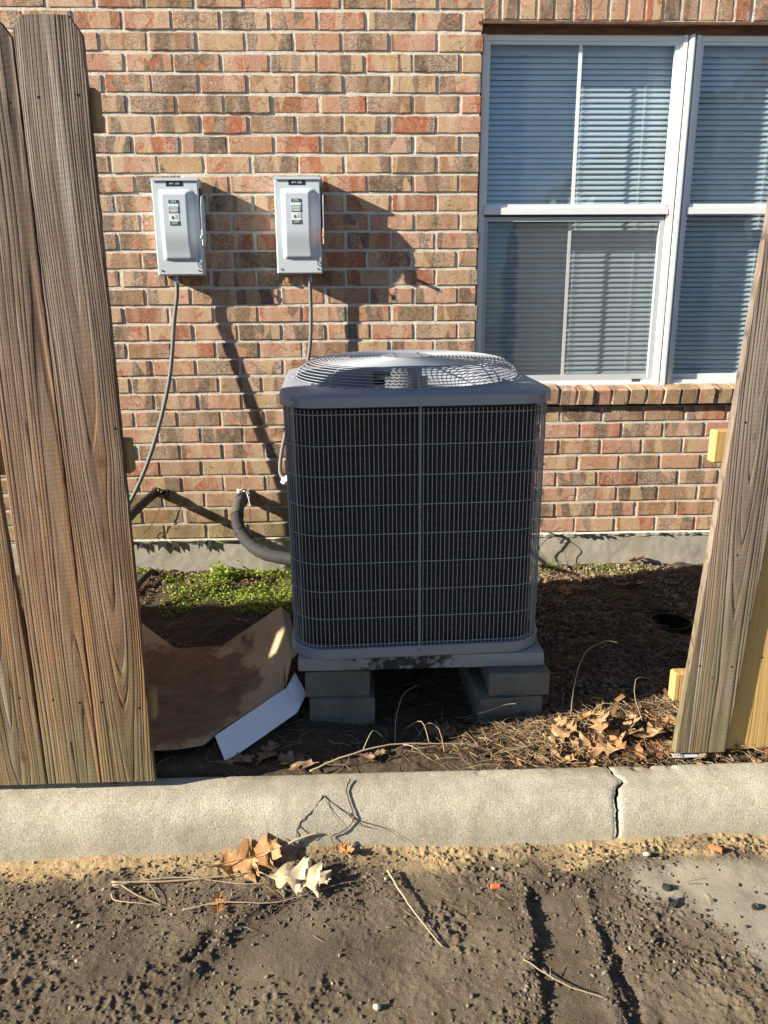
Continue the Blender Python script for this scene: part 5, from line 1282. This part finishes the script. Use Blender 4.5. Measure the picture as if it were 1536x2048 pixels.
twig([hb_(.688, 2.22, .0), (.70, 2.24, .20), (.735, 2.26, .30), (.80, 2.27, .335), (.84, 2.26, .335)], .0016, 'tall arched stem rising from the litter')
twig([hb_(.70, 2.12, .02), (.76, 2.16, .165), (.83, 2.16, .155), (.86, 2.12, .11)], .0015, 'low arched stem over the upright leaf')
twig([hb_(.90, 2.14, .02), (.885, 2.19, .18), (.90, 2.22, .225), (.96, 2.24, .21)], .0015, 'curled stem beside the lit straw')
twig([hb_(.10, 2.10, .0), (.105, 2.12, .16), (.13, 2.16, .22), (.18, 2.2, .23)], .0016, 'thin stem curving up in the dark gap under the pad')
twig([hb_(.25, 2.05, .0), (.235, 2.08, .14), (.20, 2.10, .15), (.17, 2.10, .10)], .0017, 'small hooked stem in front of the dark gap')
# dry vine on the kerb face
kz = lambda x, s: (x, float(np.interp(s, [0, .3, .55, .75, 1], [1.775, 1.786, 1.80, 1.83, 1.90])), float(np.interp(s, [0, .3, .55, .75, 1], [-.045, .0, .045, .082, .096])))
twig([kz(-.040, 1.0), kz(-.050, .86), kz(-.040, .70), kz(-.030, .52), kz(-.055, .36), kz(-.092, .28), kz(-.085, .10), kz(-.10, .0)], .0022, 'dark dry vine hanging down the kerb face', M_VINE, 'vine', 'vine',
     forks=([kz(-.092, .28), kz(-.07, .33), kz(-.05, .40)], [kz(-.045, .6), kz(-.02, .45), kz(.02, .38)]))
twig([kz(-.115, .80), kz(-.145, .62), kz(-.180, .48), kz(-.186, .28), kz(-.17, .12)], .0017, 'thin dark vine left of the hanging one on the kerb', M_VINE, 'vine', 'vine', forks=([kz(-.18, .45), kz(-.16, .34), kz(-.145, .22), kz(-.13, .30)],))
twig([kz(-.115, .80), kz(-.06, .62), kz(-.02, .50), kz(.06, .36), kz(.115, .12)], .0013, 'fine dark stem slanting right across the kerb face', M_VINE, 'vine', 'vine', forks=([kz(-.11, .76), kz(-.08, .56), kz(-.06, .4)],))
twig([(1.0-.09, W-.015, .325), (.955, W-.03, .31), (.905, W-.035, .26), (.90, W-.03, .22), (.96, W-.02, .15)], .0028, 'dead vine hanging from the flashing right of the air conditioner', M_VINE, 'vine', 'vine', forks=([(.955, W-.03, .31), (1.03, W-.03, .25), (1.03, W-.025, .20), (1.05, W-.02, .14)], [(.92, W-.03, .29), (1.0, W-.02, .34), (1.02, W-.02, .31)]))
twig([(-1.06, W-.02, .34), (-1.01, W-.02, .40), (-.975, W-.02, .46), (-.965, W-.02, .52)], .0020, 'thin dead stem on the bricks below the taped pipe', M_VINE, 'vine', 'vine', forks=([(-1.03, W-.02, .38), (-1.07, W-.02, .37), (-1.09, W-.02, .33)],))

# ---- bits of plastic and stones
def tubebit(loc, rz, label, col, L=.022, r=.0075):
    m = MB(); n = 12; o_ = [(0, r*math.cos(2*math.pi*k/n), r*math.sin(2*math.pi*k/n)) for k in range(n)]
    V = [(-L/2, y*.8, z*.8) for _, y, z in o_]+[(L/2, y, z) for _, y, z in o_]+[(L/2, y*.72, z*.72) for _, y, z in o_]+[(-L/4, y*.6, z*.6) for _, y, z in o_]
    F = [(j*n+k, j*n+(k+1) % n, (j+1)*n+(k+1) % n, (j+1)*n+k) for j in range(3) for k in range(n)]+[tuple(reversed(range(n))), tuple(3*n+k for k in range(n))]
    m.add(V, F); o = m.build('orange_plug', col, None); o.location = loc; o.rotation_euler = (0, R(8), rz); return tag(o, label, 'plastic plug')
M_ORANGE = simple('orange_plastic', (.75, .16, .06), .45, 60, .15)
tubebit(hl(.955, 1.722, .007), R(-25), 'hollow orange plastic plug below the right kerb stone', M_ORANGE, .032)
tubebit(hl(.338, 1.642, .006), R(10), 'red-orange plastic plug half buried in the mud left of the track', M_ORANGE, .022)
def chip(loc, s, label, mat, rz=0, cat='plastic scrap', name='plastic_scrap'):
    rs = random.Random(int(s*9999)+int(rz*10)); n = 7; P = [(math.cos(2*math.pi*k/n)*s*rs.uniform(.5, 1), math.sin(2*math.pi*k/n)*s*rs.uniform(.35, .7)) for k in range(n)]
    V = [(x, y, .003+rs.uniform(0, .5)*s) for x, y in P]+[(x*.9, y*.9, 0) for x, y in P]; F = [tuple(range(n)), tuple(reversed(range(n, 2*n)))]+[(n+k, n+(k+1) % n, (k+1) % n, k) for k in range(n)]
    m = MB(); m.add(V, F); o = m.build(name, mat, None); o.location = loc; o.rotation_euler[2] = rz; return tag(o, label, cat)
M_SCRAP = simple('black_scrap', (.03, .03, .033), .45, 60, .3)
chip(hl(.775, 1.600, .001), .022, 'black plastic scrap on the pale asphalt, upper of the two together', M_SCRAP, .3)
chip(hl(.765, 1.545, .001), .024, 'torn black plastic scrap just below the upper one', M_SCRAP, 1.1)
chip(hl(.965, 1.525, .001), .015, 'small black scrap alone near the right edge', M_SCRAP, .6)
M_ROCK = simple('pale_stone', (.42, .37, .28), .85, 80, .25, .001)
def stone(loc, s, label, mat=None):
    rs = np.random.RandomState(int(abs(loc[0])*1e4) % 9999); V = np.array(ico)*(1+rs.uniform(-.22, .22, (12, 1)))*np.array([s, s*.75, s*.6]); m = MB(); m.add(V, icof)
    o = m.build('stone', mat or M_ROCK, None, True); o.location = loc; o.rotation_euler[2] = rs.uniform(0, 3); return tag(o, label, 'stone')
stone(hl(-.080, 1.222, .003), .010, 'cream pebble in the mud at the bottom middle of the view')
stone(hl(.765, 1.715, .006), .012, 'pale stone in the sand below the right kerb stone')
stone(hl(.02, 1.29, .005), .011, 'grey stone in the mud left of the track bottom')
stone(hl(.345, 1.705, .004), .008, 'small brown stone in the sand under the kerb middle')
stone(hl(-.72, 1.56, .003), .006, 'tiny pale pebble on the grit at the left')
